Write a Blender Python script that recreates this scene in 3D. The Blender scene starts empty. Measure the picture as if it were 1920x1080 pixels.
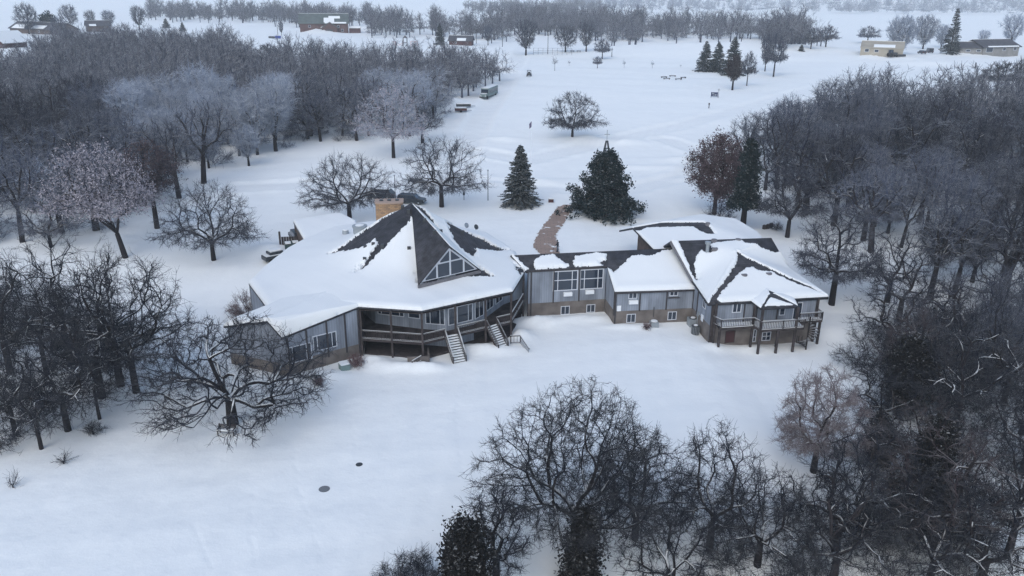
import bpy, bmesh, math, random
import numpy as np
from mathutils import Vector, Matrix

sc = bpy.context.scene
# ------------------------------------------------------------------ camera
CAM_H = 38.0; FPX = 1500.0; PITCH = math.radians(20.4); ROLL = 0.0086
cam_d = bpy.data.cameras.new("camera"); cam = bpy.data.objects.new("camera", cam_d)
sc.collection.objects.link(cam); sc.camera = cam
cam.location = (0, 0, CAM_H)
cam.rotation_mode = 'XYZ'
cam.matrix_world = Matrix.Translation((0, 0, CAM_H)) @ Matrix.Rotation(math.pi/2-PITCH, 4, 'X') @ Matrix.Rotation(math.asin(ROLL), 4, 'Z')
cam_d.sensor_width = 36; cam_d.lens = 36*FPX/1920; cam_d.clip_start = 0.5; cam_d.clip_end = 12000
# ------------------------------------------------------------------ light
SUN_EL, SUN_AZ = 42, 20          # overcast: very soft, from the left behind the camera
w = bpy.data.worlds.new("World"); sc.world = w; w.use_nodes = True
nt = w.node_tree; bg = nt.nodes['Background']
sky = nt.nodes.new('ShaderNodeTexSky'); sky.sky_type = 'NISHITA'; sky.sun_disc = False
sky.sun_elevation = math.radians(SUN_EL); sky.sun_rotation = math.radians(180+SUN_AZ)
sky.air_density = 1.0; sky.dust_density = 1.3; sky.ozone_density = 0.3; sky.altitude = 0
nt.links.new(sky.outputs[0], bg.inputs[0]); bg.inputs[1].default_value = 0.15
sun_d = bpy.data.lights.new("sun", 'SUN'); sun = bpy.data.objects.new("sun", sun_d); sc.collection.objects.link(sun)
sun_d.energy = 0.55; sun_d.angle = math.radians(60); sun_d.color = (.95, 1.0, .97)
az = math.radians(180+SUN_AZ)
sd = Vector((math.sin(az)*math.cos(math.radians(SUN_EL)), math.cos(az)*math.cos(math.radians(SUN_EL)), math.sin(math.radians(SUN_EL))))
sun.rotation_mode = 'QUATERNION'; sun.rotation_quaternion = sd.to_track_quat('Z', 'Y'); sun.location = (0, 0, 200)
sc.view_settings.view_transform = 'Standard'; sc.view_settings.look = 'None'
sc.view_settings.exposure = 0.60; sc.view_settings.gamma = 1
sc.render.engine = 'CYCLES'
sc.cycles.max_bounces = 6; sc.cycles.diffuse_bounces = 3; sc.cycles.glossy_bounces = 2
sc.cycles.volume_bounces = 2; sc.cycles.transparent_max_bounces = 4; sc.cycles.use_denoising = True; sc.cycles.denoiser = 'OPENIMAGEDENOISE'; sc.cycles.denoising_input_passes = 'RGB_ALBEDO_NORMAL'; sc.cycles.denoising_prefilter = 'NONE'

KEEPOUT = []
# ------------------------------------------------------------------ helpers
C = sc.collection
def tag(o, label=None, cat=None, group=None, kind=None):
    if label: o['label'] = label
    if cat: o['category'] = cat
    if group: o['group'] = group
    if kind: o['kind'] = kind
    return o
def thing(name, label, cat, loc=(0, 0, 0), rz=0, group=None):
    o = bpy.data.objects.new(name, None); C.objects.link(o); o.location = loc; o.rotation_euler = (0, 0, rz)
    o.empty_display_size = .3
    return tag(o, label, cat, group)
def np_mesh(name, V, quads=None, tris=None, smooth=False):
    me = bpy.data.meshes.new(name)
    V = np.asarray(V, np.float32)
    parts = []; starts = []; n = 0
    for arr, k in ((quads, 4), (tris, 3)):
        if arr is not None and len(arr):
            arr = np.asarray(arr, np.int32); parts.append(arr.ravel()); starts.append(n+np.arange(len(arr))*k); n += arr.size
    L = np.concatenate(parts); S = np.concatenate(starts)
    me.vertices.add(len(V)); me.vertices.foreach_set('co', V.ravel())
    me.loops.add(len(L)); me.loops.foreach_set('vertex_index', L)
    me.polygons.add(len(S)); me.polygons.foreach_set('loop_start', S.astype(np.int32))
    me.update(calc_edges=True)
    if smooth: me.polygons.foreach_set('use_smooth', np.ones(len(S), bool))
    return me
def link(name, me, mat, parent=None):
    o = bpy.data.objects.new(name, me); C.objects.link(o)
    if mat is not None:
        if len(me.materials) == 0: me.materials.append(mat)
    if parent is not None: o.parent = parent
    return o
def copy_thing(o, loc, rz=0, sc_=None, label=None, group=None):
    r = o.copy(); C.objects.link(r); r.location = loc; r.rotation_euler = (0, 0, rz)
    if sc_ is not None: r.scale = sc_
    if label: r['label'] = label
    if group: r['group'] = group
    for ch in list(o.children):
        c = ch.copy(); C.objects.link(c); c.parent = r
        for g in list(ch.children):
            d = g.copy(); C.objects.link(d); d.parent = c
    return r
class MB:
    """collects simple shapes and builds them as one mesh object"""
    def __init__(s): s.bm = bmesh.new()
    def box(s, x0, x1, y0, y1, z0, z1, M=None):
        vs = [s.bm.verts.new(p) for p in ((x0, y0, z0), (x1, y0, z0), (x1, y1, z0), (x0, y1, z0), (x0, y0, z1), (x1, y0, z1), (x1, y1, z1), (x0, y1, z1))]
        for f in ((0, 3, 2, 1), (4, 5, 6, 7), (0, 1, 5, 4), (1, 2, 6, 5), (2, 3, 7, 6), (3, 0, 4, 7)): s.bm.faces.new([vs[i] for i in f])
        if M is not None:
            for v in vs: v.co = M @ v.co
        return s
    def bar(s, a, b, w, h=None, up=(0, 0, 1)):
        a = Vector(a); b = Vector(b); h = h or w
        d = (b-a); L = d.length; d.normalize(); u = Vector(up)
        x = d.cross(u)
        if x.length < 1e-4: x = d.cross(Vector((1, 0, 0)))
        x.normalize(); z = x.cross(d)
        M = Matrix(((x.x, d.x, z.x, a.x), (x.y, d.y, z.y, a.y), (x.z, d.z, z.z, a.z), (0, 0, 0, 1)))
        return s.box(-w/2, w/2, 0, L, -h/2, h/2, M)
    def cyl(s, a, b, r0, r1=None, n=10, cap=True):
        a = Vector(a); b = Vector(b); r1 = r0 if r1 is None else r1
        d = (b-a).normalized(); x = d.orthogonal().normalized(); y = d.cross(x)
        A = []; B = []
        for i in range(n):
            t = 2*math.pi*i/n; c = x*math.cos(t)+y*math.sin(t)
            A.append(s.bm.verts.new(a+c*r0)); B.append(s.bm.verts.new(b+c*r1))
        for i in range(n): s.bm.faces.new((A[i], A[(i+1) % n], B[(i+1) % n], B[i]))
        if cap: s.bm.faces.new(A[::-1]); s.bm.faces.new(B)
        return s
    def prism(s, pts, z0, z1):
        A = [s.bm.verts.new((p[0], p[1], z0)) for p in pts]; B = [s.bm.verts.new((p[0], p[1], z1)) for p in pts]
        n = len(pts)
        for i in range(n): s.bm.faces.new((A[i], A[(i+1) % n], B[(i+1) % n], B[i]))
        s.bm.faces.new(A[::-1]); s.bm.faces.new(B); return s
    def extr(s, pts, vec):
        A = [s.bm.verts.new(p) for p in pts]; B = [s.bm.verts.new(Vector(p)+Vector(vec)) for p in pts]
        n = len(pts)
        for i in range(n): s.bm.faces.new((A[i], A[(i+1) % n], B[(i+1) % n], B[i]))
        s.bm.faces.new(A[::-1]); s.bm.faces.new(B); return s
    def poly(s, pts): s.bm.faces.new([s.bm.verts.new(p) for p in pts]); return s
    def build(s, name, mat, parent=None, bevel=0, smooth=False):
        if bevel:
            bmesh.ops.remove_doubles(s.bm, verts=s.bm.verts, dist=1e-4)
            bmesh.ops.bevel(s.bm, geom=list(s.bm.edges), offset=bevel, segments=2, affect='EDGES', profile=.5)
        bmesh.ops.recalc_face_normals(s.bm, faces=s.bm.faces)
        me = bpy.data.meshes.new(name); s.bm.to_mesh(me); s.bm.free()
        if smooth: me.polygons.foreach_set('use_smooth', np.ones(len(me.polygons), bool))
        return link(name, me, mat, parent)

# ------------------------------------------------------------------ materials
def mat(name, col, rough=.8, spec=.3, var=0, vscale=3, metal=0, bump=0, bscale=20, col2=None, stretch=None):
    m = bpy.data.materials.new(name); m.use_nodes = True
    n = m.node_tree; b = n.nodes['Principled BSDF']
    b.inputs['Base Color'].default_value = (*col, 1); b.inputs['Roughness'].default_value = rough
    b.inputs['Specular IOR Level'].default_value = spec; b.inputs['Metallic'].default_value = metal
    tc = n.nodes.new('ShaderNodeTexCoord'); mp = n.nodes.new('ShaderNodeMapping'); n.links.new(tc.outputs['Object'], mp.inputs[0])
    if stretch: mp.inputs['Scale'].default_value = stretch
    if var:
        t = n.nodes.new('ShaderNodeTexNoise'); t.inputs['Scale'].default_value = vscale; t.inputs['Detail'].default_value = 5
        n.links.new(mp.outputs[0], t.inputs['Vector'])
        r = n.nodes.new('ShaderNodeValToRGB'); r.color_ramp.elements[0].position = .35; r.color_ramp.elements[1].position = .68
        c2 = col2 or tuple(c*(1+var) for c in col)
        r.color_ramp.elements[0].color = (*[c*(1-var) for c in col], 1); r.color_ramp.elements[1].color = (*c2, 1)
        n.links.new(t.outputs[0], r.inputs[0]); n.links.new(r.outputs[0], b.inputs['Base Color'])
    if bump:
        t = n.nodes.new('ShaderNodeTexNoise'); t.inputs['Scale'].default_value = bscale; t.inputs['Detail'].default_value = 4
        n.links.new(mp.outputs[0], t.inputs['Vector'])
        bp = n.nodes.new('ShaderNodeBump'); bp.inputs['Strength'].default_value = bump; bp.inputs['Distance'].default_value = .05
        n.links.new(t.outputs[0], bp.inputs['Height']); n.links.new(bp.outputs[0], b.inputs['Normal'])
    return m
SNOWC = (.81, .825, .81)
def bark(name, col, snow=.5, lo=.55, frost=None, vs=.8, rand=.25):
    """branch material: snow or rime lies on faces that look up; a per-tree tint"""
    m = bpy.data.materials.new(name); m.use_nodes = True
    n = m.node_tree; b = n.nodes['Principled BSDF']; b.inputs['Roughness'].default_value = .9; b.inputs['Specular IOR Level'].default_value = .15
    g = n.nodes.new('ShaderNodeNewGeometry'); sp = n.nodes.new('ShaderNodeSeparateXYZ'); n.links.new(g.outputs['Normal'], sp.inputs[0])
    ns = n.nodes.new('ShaderNodeTexNoise'); ns.inputs['Scale'].default_value = 1.3; ns.inputs['Detail'].default_value = 3
    n.links.new(g.outputs['Position'], ns.inputs['Vector'])
    ad = n.nodes.new('ShaderNodeMath'); ad.operation = 'MULTIPLY_ADD'; ad.inputs[1].default_value = vs; n.links.new(ns.outputs[0], ad.inputs[0]); n.links.new(sp.outputs['Z'], ad.inputs[2])
    mr = n.nodes.new('ShaderNodeMapRange'); mr.inputs[1].default_value = lo+vs*.5; mr.inputs[2].default_value = lo+vs*.5+.25; mr.inputs[4].default_value = snow
    n.links.new(ad.outputs[0], mr.inputs[0])
    oi = n.nodes.new('ShaderNodeObjectInfo')
    va = n.nodes.new('ShaderNodeMapRange'); va.inputs[3].default_value = 1-rand; va.inputs[4].default_value = 1+rand; n.links.new(oi.outputs['Random'], va.inputs[0])
    vm = n.nodes.new('ShaderNodeVectorMath'); vm.operation = 'SCALE'; vm.inputs[0].default_value = col; n.links.new(va.outputs[0], vm.inputs['Scale'])
    mx = n.nodes.new('ShaderNodeMix'); mx.data_type = 'RGBA'; mx.inputs[7].default_value = (*(frost or SNOWC), 1)
    n.links.new(mr.outputs[0], mx.inputs[0]); n.links.new(vm.outputs[0], mx.inputs[6]); n.links.new(mx.outputs[2], b.inputs['Base Color'])
    return m

# ------------------------------------------------------------------ terrain
def sstep(a, b, x):
    t = np.clip((x-a)/(b-a), 0, 1); return t*t*(3-2*t)
def ray(u, v):
    a = (u-960)/FPX; b = (v-540)/FPX; c = math.sqrt(1-ROLL**2)
    a2 = c*a+ROLL*b; b2 = -ROLL*a+c*b
    return np.array((a2, math.cos(PITCH)-b2*math.sin(PITCH), -math.sin(PITCH)-b2*math.cos(PITCH)))
def proj(x, y, z):
    dz = z-CAM_H
    d = y*math.cos(PITCH)-dz*math.sin(PITCH); b2 = -(y*math.sin(PITCH)+dz*math.cos(PITCH))/d; a2 = x/d
    c = math.sqrt(1-ROLL**2)
    return 960+(c*a2-ROLL*b2)*FPX, 540+(ROLL*a2+c*b2)*FPX
def U(u, v, z):
    r = ray(u, v); t = (z-CAM_H)/r[2]; return (r[0]*t, r[1]*t)
_rs = np.random.RandomState(5)
_W = [(_rs.uniform(0, 6.28), _rs.uniform(0, 6.28), _rs.uniform(0, 6.28)) for _ in range(40)]
def wob(x, y, L, k, n=5):
    s = 0
    for i in range(n):
        a, p, q = _W[(k*5+i) % 40]
        f = 2*math.pi/L*(1+.37*i)
        s = s+np.sin(x*math.cos(a)*f+y*math.sin(a)*f+p)/(1+.3*i)
    return s/2.5
BY = [-400, 30, 40, 62, 75, 94, 104, 112, 150, 210, 260, 400, 9000]
BZ = [0, 0, 0, 0, 0, .1, 2.0, 2.6, 3.6, 7, 9, 10, 10]
def base_h(x, y):
    z = np.interp(y, BY, BZ)
    # the ground falls away into the ravine at the lower right
    d = sstep(0, 1, (x-2+ (70-y)*.25)/14)*sstep(0, 1, (66+.12*(x-40).clip(0, 60)-y)/34)
    z = z-7*d
    z = z-.8*sstep(20, 27, x)*sstep(90, 86, y)*sstep(45, 60, y)
    z = z-3.0*sstep(38, 70, x)*sstep(125, 90, y)*(1-d*.4)
    z = z+5.0*np.exp(-((x-110)/70)**2-((y-410)/35)**2)-3*np.exp(-((x-100)/90)**2-((y-500)/45)**2)
    z = z+45*sstep(1250, 2300, y)*sstep(60, 420, x-.02*y)*(1+.25*wob(x, y, 900, 3))
    return z
ROADS = []  # (points Nx2, half width, bank)
def seg_dist(x, y, P):
    d = np.full(np.shape(x), 1e9)
    for a, b in zip(P[:-1], P[1:]):
        ax, ay = a; dx, dy = b[0]-ax, b[1]-ay
        t = np.clip(((x-ax)*dx+(y-ay)*dy)/(dx*dx+dy*dy), 0, 1)
        d = np.minimum(d, np.hypot(x-ax-t*dx, y-ay-t*dy))
    return d
MOUNDS = []  # (x,y,sx,sy,h)
def ground_h(x, y):
    x = np.asarray(x, float); y = np.asarray(y, float)
    z = base_h(x, y)
    far = sstep(120, 400, y)
    z = z+(.08+.3*far)*wob(x, y, 34, 0)+.045*wob(x, y, 9, 1)+.028*wob(x, y, 3.7, 2)*sstep(300, 100, y)
    for P, hw, bank in ROADS:
        d = seg_dist(x, y, P)
        z = z-.22*sstep(hw+.5, hw-.5, d)+bank*np.exp(-((d-hw-1.3)/.9)**2)*(.65+.5*wob(x, y, 5, 4))
    for mx, my, sx, sy, h in MOUNDS:
        q = ((x-mx)/sx)**2+((y-my)/sy)**2
        z = z+h*np.exp(-q)*(1+.18*wob(x, y, 2.2, 6))
    return z
def U0(u, v):
    r = ray(u, v); t = np.linspace(30, 3000, 30000) if r[2] < 0 else None
    z = CAM_H+r[2]*t; g = base_h(r[0]*t, r[1]*t); i = int(np.argmax(z < g)); return (r[0]*t[i], r[1]*t[i])
def G(u, v, dz=0.0):
    """the ground point seen at a pixel of the photograph"""
    r = ray(u, v); t = np.concatenate((np.arange(30, 300, .05), np.arange(300, 2500, .5)))
    z = CAM_H+r[2]*t; g = ground_h(r[0]*t, r[1]*t)
    i = int(np.argmax(z < g)); return Vector((r[0]*t[i], r[1]*t[i], float(g[i])+dz))
def gz(x, y): return float(ground_h(np.array([x]), np.array([y]))[0])
ROADS.append(([U0(*p) for p in ((985, 75), (975, 110), (945, 160), (905, 215), (880, 262), (850, 320), (700, 352), (560, 345), (440, 352))], 3.0, .28))
ROADS.append(([U0(*p) for p in ((905, 285), (990, 300), (1150, 262), (1290, 232), (1420, 196), (1560, 158), (1760, 128), (2100, 110))], 3.0, .3))
ROADS.append(([U0(*p) for p in ((850, 335), (1000, 352), (1150, 362), (1290, 330), (1330, 290), (1250, 262))], 2.6, .22))
# ------------------------------------------------------------------ snow and ground
def snow_mat(name, col=SNOWC, bump=.28):
    m = bpy.data.materials.new(name); m.use_nodes = True
    n = m.node_tree; b = n.nodes['Principled BSDF']; b.inputs['Roughness'].default_value = .75; b.inputs['Specular IOR Level'].default_value = .2
    g = n.nodes.new('ShaderNodeNewGeometry')
    t1 = n.nodes.new('ShaderNodeTexNoise'); t1.inputs['Scale'].default_value = .35; t1.inputs['Detail'].default_value = 8; t1.inputs['Roughness'].default_value = .55
    t2 = n.nodes.new('ShaderNodeTexNoise'); t2.inputs['Scale'].default_value = 5; t2.inputs['Detail'].default_value = 3
    for t in (t1, t2): n.links.new(g.outputs['Position'], t.inputs['Vector'])
    b1 = n.nodes.new('ShaderNodeBump'); b1.inputs['Strength'].default_value = bump; b1.inputs['Distance'].default_value = .5
    b2 = n.nodes.new('ShaderNodeBump'); b2.inputs['Strength'].default_value = bump; b2.inputs['Distance'].default_value = .03
    n.links.new(t1.outputs[0], b1.inputs['Height']); n.links.new(t2.outputs[0], b2.inputs['Height'])
    n.links.new(b1.outputs[0], b2.inputs['Normal']); n.links.new(b2.outputs[0], b.inputs['Normal'])
    r = n.nodes.new('ShaderNodeValToRGB'); r.color_ramp.elements[0].color = (*[c*.98 for c in col], 1); r.color_ramp.elements[1].color = (*col, 1)
    r.color_ramp.elements[0].position = .3; r.color_ramp.elements[1].position = .6
    n.links.new(t1.outputs[0], r.inputs[0])
    at = n.nodes.new('ShaderNodeAttribute'); at.attribute_name = 'wear'
    t3 = n.nodes.new('ShaderNodeTexNoise'); t3.inputs['Scale'].default_value = 1.2; t3.inputs['Detail'].default_value = 6
    n.links.new(g.outputs['Position'], t3.inputs['Vector'])
    ml = n.nodes.new('ShaderNodeMath'); ml.operation = 'MULTIPLY'; n.links.new(at.outputs['Fac'], ml.inputs[0]); n.links.new(t3.outputs[0], ml.inputs[1])
    mx = n.nodes.new('ShaderNodeMix'); mx.data_type = 'RGBA'; mx.inputs[7].default_value = (.40, .41, .44, 1)
    n.links.new(ml.outputs[0], mx.inputs[0]); n.links.new(r.outputs[0], mx.inputs[6]); n.links.new(mx.outputs[2], b.inputs['Base Color'])
    return m
M_snow = snow_mat('snow'); M_rsnow = snow_mat('roof_snow', (.75, .765, .76), 0)

# snow mounds against walls and plowed heaps, in plan metres
for u, v, sx, sy, h in ((1005, 606, 3.0, 1.3, .75), (1060, 600, 3, 1.1, .3), (1110, 597, 2.2, 1.2, .3), (978, 632, 1.3, 1.6, .8), (735, 690, 4, .9, .5), (800, 690, 2, .9, .4),
    (905, 655, 3, 1.2, .6), (700, 680, 2, .8, .6), (1180, 614, 3, .7, .25), (1340, 652, 1.6, 1, .35), (1400, 655, 3, 1.0, .3), (590, 712, 2.2, 1, .4),
    (615, 705, 2.5, 1, .4), (505, 470, 2.5, 2.2, .8), (1160, 268, 6, 2, .7), (1100, 262, 6, 2, .8), (945, 262, 5, 2, .7), (845, 345, 6, 1.4, .5), (900, 345, 6, 1.2, .5),
    (940, 134, 6, 3, 2.2), (955, 118, 6, 3, 1.8), (1015, 340, 7, 1.6, .5), (1210, 315, 8, 1.6, .5), (1290, 300, 6, 2, .6), (845, 190, 3, 3, 1.0),
    (690, 58, 12, 8, 4.5), (600, 62, 10, 6, 3), (1640, 106, 6, 4, 2), (1700, 112, 10, 4, 1.6), (1800, 104, 12, 4, 2), (1740, 120, 12, 4, 1.5), (1300, 335, 4, 1.2, .5)):
    x, y = U0(u, v); MOUNDS.append((x, y, sx, sy, h))
TRACKS = [[U0(*p) for p in q] for q in (((553, 845), (558, 905), (575, 960), (598, 1020), (603, 1045)), ((860, 735), (855, 790), (868, 880)), ((658, 770), (664, 820), (672, 866)), ((365, 985), (372, 1010), (400, 1062)), ((475, 925), (470, 990), (478, 1050)), ((445, 470), (430, 520), (418, 590)))]

def build_ground():
    rs = [14.0]
    while rs[-1] < 7000: rs.append(rs[-1]*(1.0045 if 40 < rs[-1] < 330 else 1.012))
    r = np.array(rs); a = np.radians(np.concatenate((np.arange(-110, -40, 1.2), np.arange(-40, 40, .16), np.arange(40, 111, 1.2))))
    R, A = np.meshgrid(r, a, indexing='ij')
    X = R*np.sin(A); Y = R*np.cos(A); Z = ground_h(X, Y)
    w_ = np.zeros_like(X)
    for P, hw, bank in ROADS:
        d = seg_dist(X, Y, P); w_ = np.maximum(w_, .22*sstep(hw+.3, hw-.8, d)*(.5+.5*np.sin(d*5.2)**2))
    for T in TRACKS:
        d = seg_dist(X, Y, T); s = wob(X, Y, 1.1, 5)
        Z = Z-.028*sstep(.3, .10, d)*sstep(-.4, .6, s)
    near = (R < 240)
    n, m = X.shape; V = np.stack((X, Y, Z), -1).reshape(-1, 3)
    i = np.arange(n*m).reshape(n, m)
    q = np.stack((i[:-1, :-1], i[:-1, 1:], i[1:, 1:], i[1:, :-1]), -1).reshape(-1, 4)[:, ::-1]
    me = np_mesh('snow_ground', V, quads=q, smooth=True)
    at = me.attributes.new('wear', 'FLOAT', 'POINT'); at.data.foreach_set('value', w_.ravel().astype(np.float32))
    tag(link('snow_ground', me, M_snow), kind='structure')
build_ground()

# ------------------------------------------------------------------ bare trees
def tubes(P0, C1, P1, r0, r1, sides, segs):
    """Bezier tubes: arrays of n branches -> verts, quads"""
    n = len(P0)
    if n == 0: return np.zeros((0, 3)), np.zeros((0, 4), int)
    t = np.linspace(0, 1, segs+1)[None, :, None]
    P = (1-t)**2*P0[:, None]+2*t*(1-t)*C1[:, None]+t*t*P1[:, None]
    T = 2*(1-t)*(C1-P0)[:, None]+2*t*(P1-C1)[:, None]
    T /= np.linalg.norm(T, axis=-1, keepdims=True)+1e-9
    ref = np.where(np.abs((P1-P0)[:, 2:3]) > .9*np.linalg.norm(P1-P0, axis=1, keepdims=True), np.array([[1., 0, 0]]), np.array([[0, 0, 1.]]))[:, None]
    X = np.cross(T, np.broadcast_to(ref, T.shape)); X /= np.linalg.norm(X, axis=-1, keepdims=True)+1e-9
    Y = np.cross(X, T)
    R = (r0[:, None]*(1-t[0, :, 0])+r1[:, None]*t[0, :, 0])[..., None, None]
    a = np.arange(sides)*2*math.pi/sides+math.pi/2
    V = P[:, :, None]+R*(X[:, :, None]*np.cos(a)[None, None, :, None]+Y[:, :, None]*np.sin(a)[None, None, :, None])
    idx = np.arange(n*(segs+1)*sides).reshape(n, segs+1, sides)
    nx = np.roll(idx, -1, axis=2)
    q = np.stack((idx[:, :-1], nx[:, :-1], nx[:, 1:], idx[:, 1:]), -1).reshape(-1, 4)
    return V.reshape(-1, 3), q
def merge(lst):
    V = []; Q = []; o = 0
    for v, q in lst:
        if len(v): V.append(v); Q.append(q+o); o += len(v)
    return np.concatenate(V), np.concatenate(Q)
def envelope(rs, N, H, W, base, shape):
    P = []
    while len(P) < N:
        d = rs.normal(size=3); d /= np.linalg.norm(d); k = rs.uniform()**(.27 if shape != 'vase' else .32)
        if shape == 'dome':
            p = np.array([d[0]*W, d[1]*W, base+(H-base)*.22+(d[2]*(H-base)*(.78 if d[2] > 0 else .17))])*1.0
            c = np.array([0, 0, base+(H-base)*.22]); p = c+(p-c)*k
        elif shape == 'vase':
            p = np.array([d[0]*W, d[1]*W, d[2]])*k; h = .5+.5*p[2]; p = np.array([p[0]*(.5+.55*h), p[1]*(.5+.55*h), base+(H-base)*h])
        elif shape == 'oval':
            p = np.array([d[0]*W, d[1]*W, base+(H-base)*.5+d[2]*(H-base)*.5]); c = np.array([0, 0, base+(H-base)*.5]); p = c+(p-c)*k
        elif shape == 'cone':
            h = rs.uniform()**1.5; a = rs.uniform(0, 6.283); h = h*.97; r = W*(1-h)**.55*rs.uniform()**.38*(1+.30*math.sin(4*a+h*17)+.16*math.sin(9*a-h*31))
            tier = .86+.14*math.cos(h*26); p = np.array([math.cos(a)*r*tier, math.sin(a)*r*tier, base+(H-base)*h-.12*r])
        else:  # spread: very wide, low
            p = np.array([d[0]*W, d[1]*W, base+(H-base)*.25+(d[2]*(H-base)*(.75 if d[2] > 0 else .34))]); c = np.array([0, 0, base+(H-base)*.25]); p = c+(p-c)*rs.uniform()**.22
            p[2] -= .035*(p[0]**2+p[1]**2)/max(W, 1)
            if p[1] < 1 and abs(p[0]+.5) < 2.6 and p[2] < H*.36: continue
        # lumpy outline
        a = math.atan2(p[1], p[0]); f = 1+.13*math.sin(3*a+_W[0][0]+N)+.10*math.sin(5*a+p[2]*.8)+.06*math.sin(9*a-p[2])
        p[0] *= f; p[1] *= f
        if p[2] > .35: P.append(p)
    return np.array(P)
def grow(seed, H=11, W=6, trunk=2.5, base=2.0, N=600, shape='dome', wig=.12, rt=.28, rmin=.018, twigs=4, tl=.9, tr=.013, split=.03, k0=4, lean=(0, 0), droop=0, gnarl=0, tseg=2):
    rs = np.random.RandomState(seed)
    T = envelope(rs, N, H, W, base, shape)
    T[:, 0] += lean[0]*T[:, 2]/H; T[:, 1] += lean[1]*T[:, 2]/H
    top = np.array([lean[0]*trunk/H, lean[1]*trunk/H, trunk])
    E = [(np.zeros(3)-np.array([0, 0, .3]), top*.5, top, rt*1.25, rt*.9, N)]
    stack = [(top, np.array([0, 0, 1.0]), np.arange(N), rt*.9, k0)]
    tips = []
    while stack:
        p, dr, ix, r, k = stack.pop()
        n = len(ix); S = T[ix]
        if n <= 1:
            if n: 
                e = S[0]; L = np.linalg.norm(e-p)
                if L > .05:
                    E.append((p, p+dr*L*.4, e, max(r*.9, rmin), rmin*.7, 1)); tips.append((e, (e-p)/L))
            continue
        k = min(k, n)
        D = S-p; Dn = D/(np.linalg.norm(D, axis=1, keepdims=True)+1e-6)
        F = np.concatenate((Dn, D*.06), 1)
        cen = F[rs.choice(n, k, replace=False)]
        for _ in range(3):
            lab = ((F[:, None]-cen[None])**2).sum(2).argmin(1)
            for j in range(k):
                if (lab == j).any(): cen[j] = F[lab == j].mean(0)
        for j in range(k):
            sub = ix[lab == j]
            if len(sub) == 0: continue
            c = T[sub].mean(0); v = c-p; L = np.linalg.norm(v)+1e-6
            near = np.percentile(np.linalg.norm(T[sub]-p, axis=1), 12)
            st = min(L*rs.uniform(.32, .5), max(near*.85, L*.15)) if len(sub) > 1 else L
            st = max(st, min(.25, L*.5))
            q = p+v/L*st+rs.normal(size=3)*st*wig*(1+gnarl*(len(sub) > 6)); q[2] += st*(.07-droop)
            q[2] = max(q[2], .25)
            v2 = q-p; L2 = np.linalg.norm(v2)+1e-6
            rr = max(rt*.95*(len(sub)/N)**.43, rmin)
            if len(sub) == 1:
                e = T[sub[0]]; L = np.linalg.norm(e-p); d2 = (e-p)/(L+1e-6)
                E.append((p, p+dr*L*.35+rs.normal(size=3)*L*.08, e, rmin*1.2, rmin*.6, 1)); tips.append((e, d2)); 
                continue
            E.append((p, p+(dr*.22+v2/L2*.24)*L2+rs.normal(size=3)*L2*wig*.5, q, min(r, rr*1.12), rr*.95, len(sub)))
            if len(sub) < 120: tips.append((q, v2/L2))
            stack.append((q, v2/L2*.85+rs.normal(size=3)*.08, sub, rr*.95, 3 if (len(sub) > 8 and rs.uniform() < .3) else 2))
    P0 = np.array([e[0] for e in E]); C1 = np.array([e[1] for e in E]); P1 = np.array([e[2] for e in E])
    r0 = np.array([e[3] for e in E]); r1 = np.array([e[4] for e in E]); cn = np.array([e[5] for e in E])
    big = cn > max(N*split, 2)
    tk = tubes(P0[big], C1[big], P1[big], r0[big], r1[big], 7, 4)
    sm = ~big; mid = sm & (r0 > .035)
    lst = [tubes(P0[mid], C1[mid], P1[mid], r0[mid], r1[mid], 4, 3)]
    fin = sm & ~mid
    lst.append(tubes(P0[fin], C1[fin], P1[fin], r0[fin], r1[fin], 3, tseg))
    # side twigs
    tp = np.array([t[0] for t in tips]); td = np.array([t[1] for t in tips]); m = len(tp)
    if twigs:
        tp = np.repeat(tp, twigs, 0); td = np.repeat(td, twigs, 0)
        d = td*.75+rs.normal(size=td.shape)*.55; d /= np.linalg.norm(d, axis=1, keepdims=True)
        L = tl*rs.uniform(.45, 1.15, size=(len(tp), 1))
        st = tp-td*rs.uniform(0, .9, size=(len(tp), 1))
        P1_ = st+d*L; P1_[:, 2] += L[:, 0]*(.12-droop*1.6)
        cc = st+d*L*.5+rs.normal(size=d.shape)*L*.1
        lst.append(tubes(st, cc, P1_, np.full(len(tp), tr), np.full(len(tp), tr*.5), 3, tseg))
        ends = P1_
    else: ends = tp
    return tk, merge(lst), ends
def tufts(ends, rs, n, size, spread=.25, flat=0):
    c = np.repeat(ends, n, 0)+rs.normal(size=(len(ends)*n, 3))*spread
    a = rs.normal(size=c.shape); a /= np.linalg.norm(a, axis=1, keepdims=True)
    b = np.cross(a, rs.normal(size=c.shape)); b /= np.linalg.norm(b, axis=1, keepdims=True)
    s = size*rs.uniform(.6, 1.3, size=(len(c), 1))
    V = np.stack((c-a*s*.5-b*s*.25, c+a*s*.5-b*s*.2, c+a*s*.55+b*s*.25, c-a*s*.4+b*s*.3), 1)
    return V.reshape(-1, 3), np.arange(len(c)*4).reshape(-1, 4)
class Proto: pass
def proto(seed, **kw):
    leaf = kw.pop('leaf', None); p = Proto()
    (tv, tq), (cv, cq), ends = grow(seed, **kw)
    p.trunk = np_mesh('trunk', tv, quads=tq, smooth=True)
    p.tv, p.tq, p.cv, p.cq = tv, tq, cv, cq
    p.crown = np_mesh('crown', cv, quads=cq, smooth=True)
    p.leaf = None
    if leaf:
        rs = np.random.RandomState(seed+7); sel = ends[rs.uniform(size=len(ends)) < leaf[2]]
        lv, lq = tufts(sel, rs, leaf[0], leaf[1]); p.leaf = np_mesh('leaves', lv, quads=lq)
    return p
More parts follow.
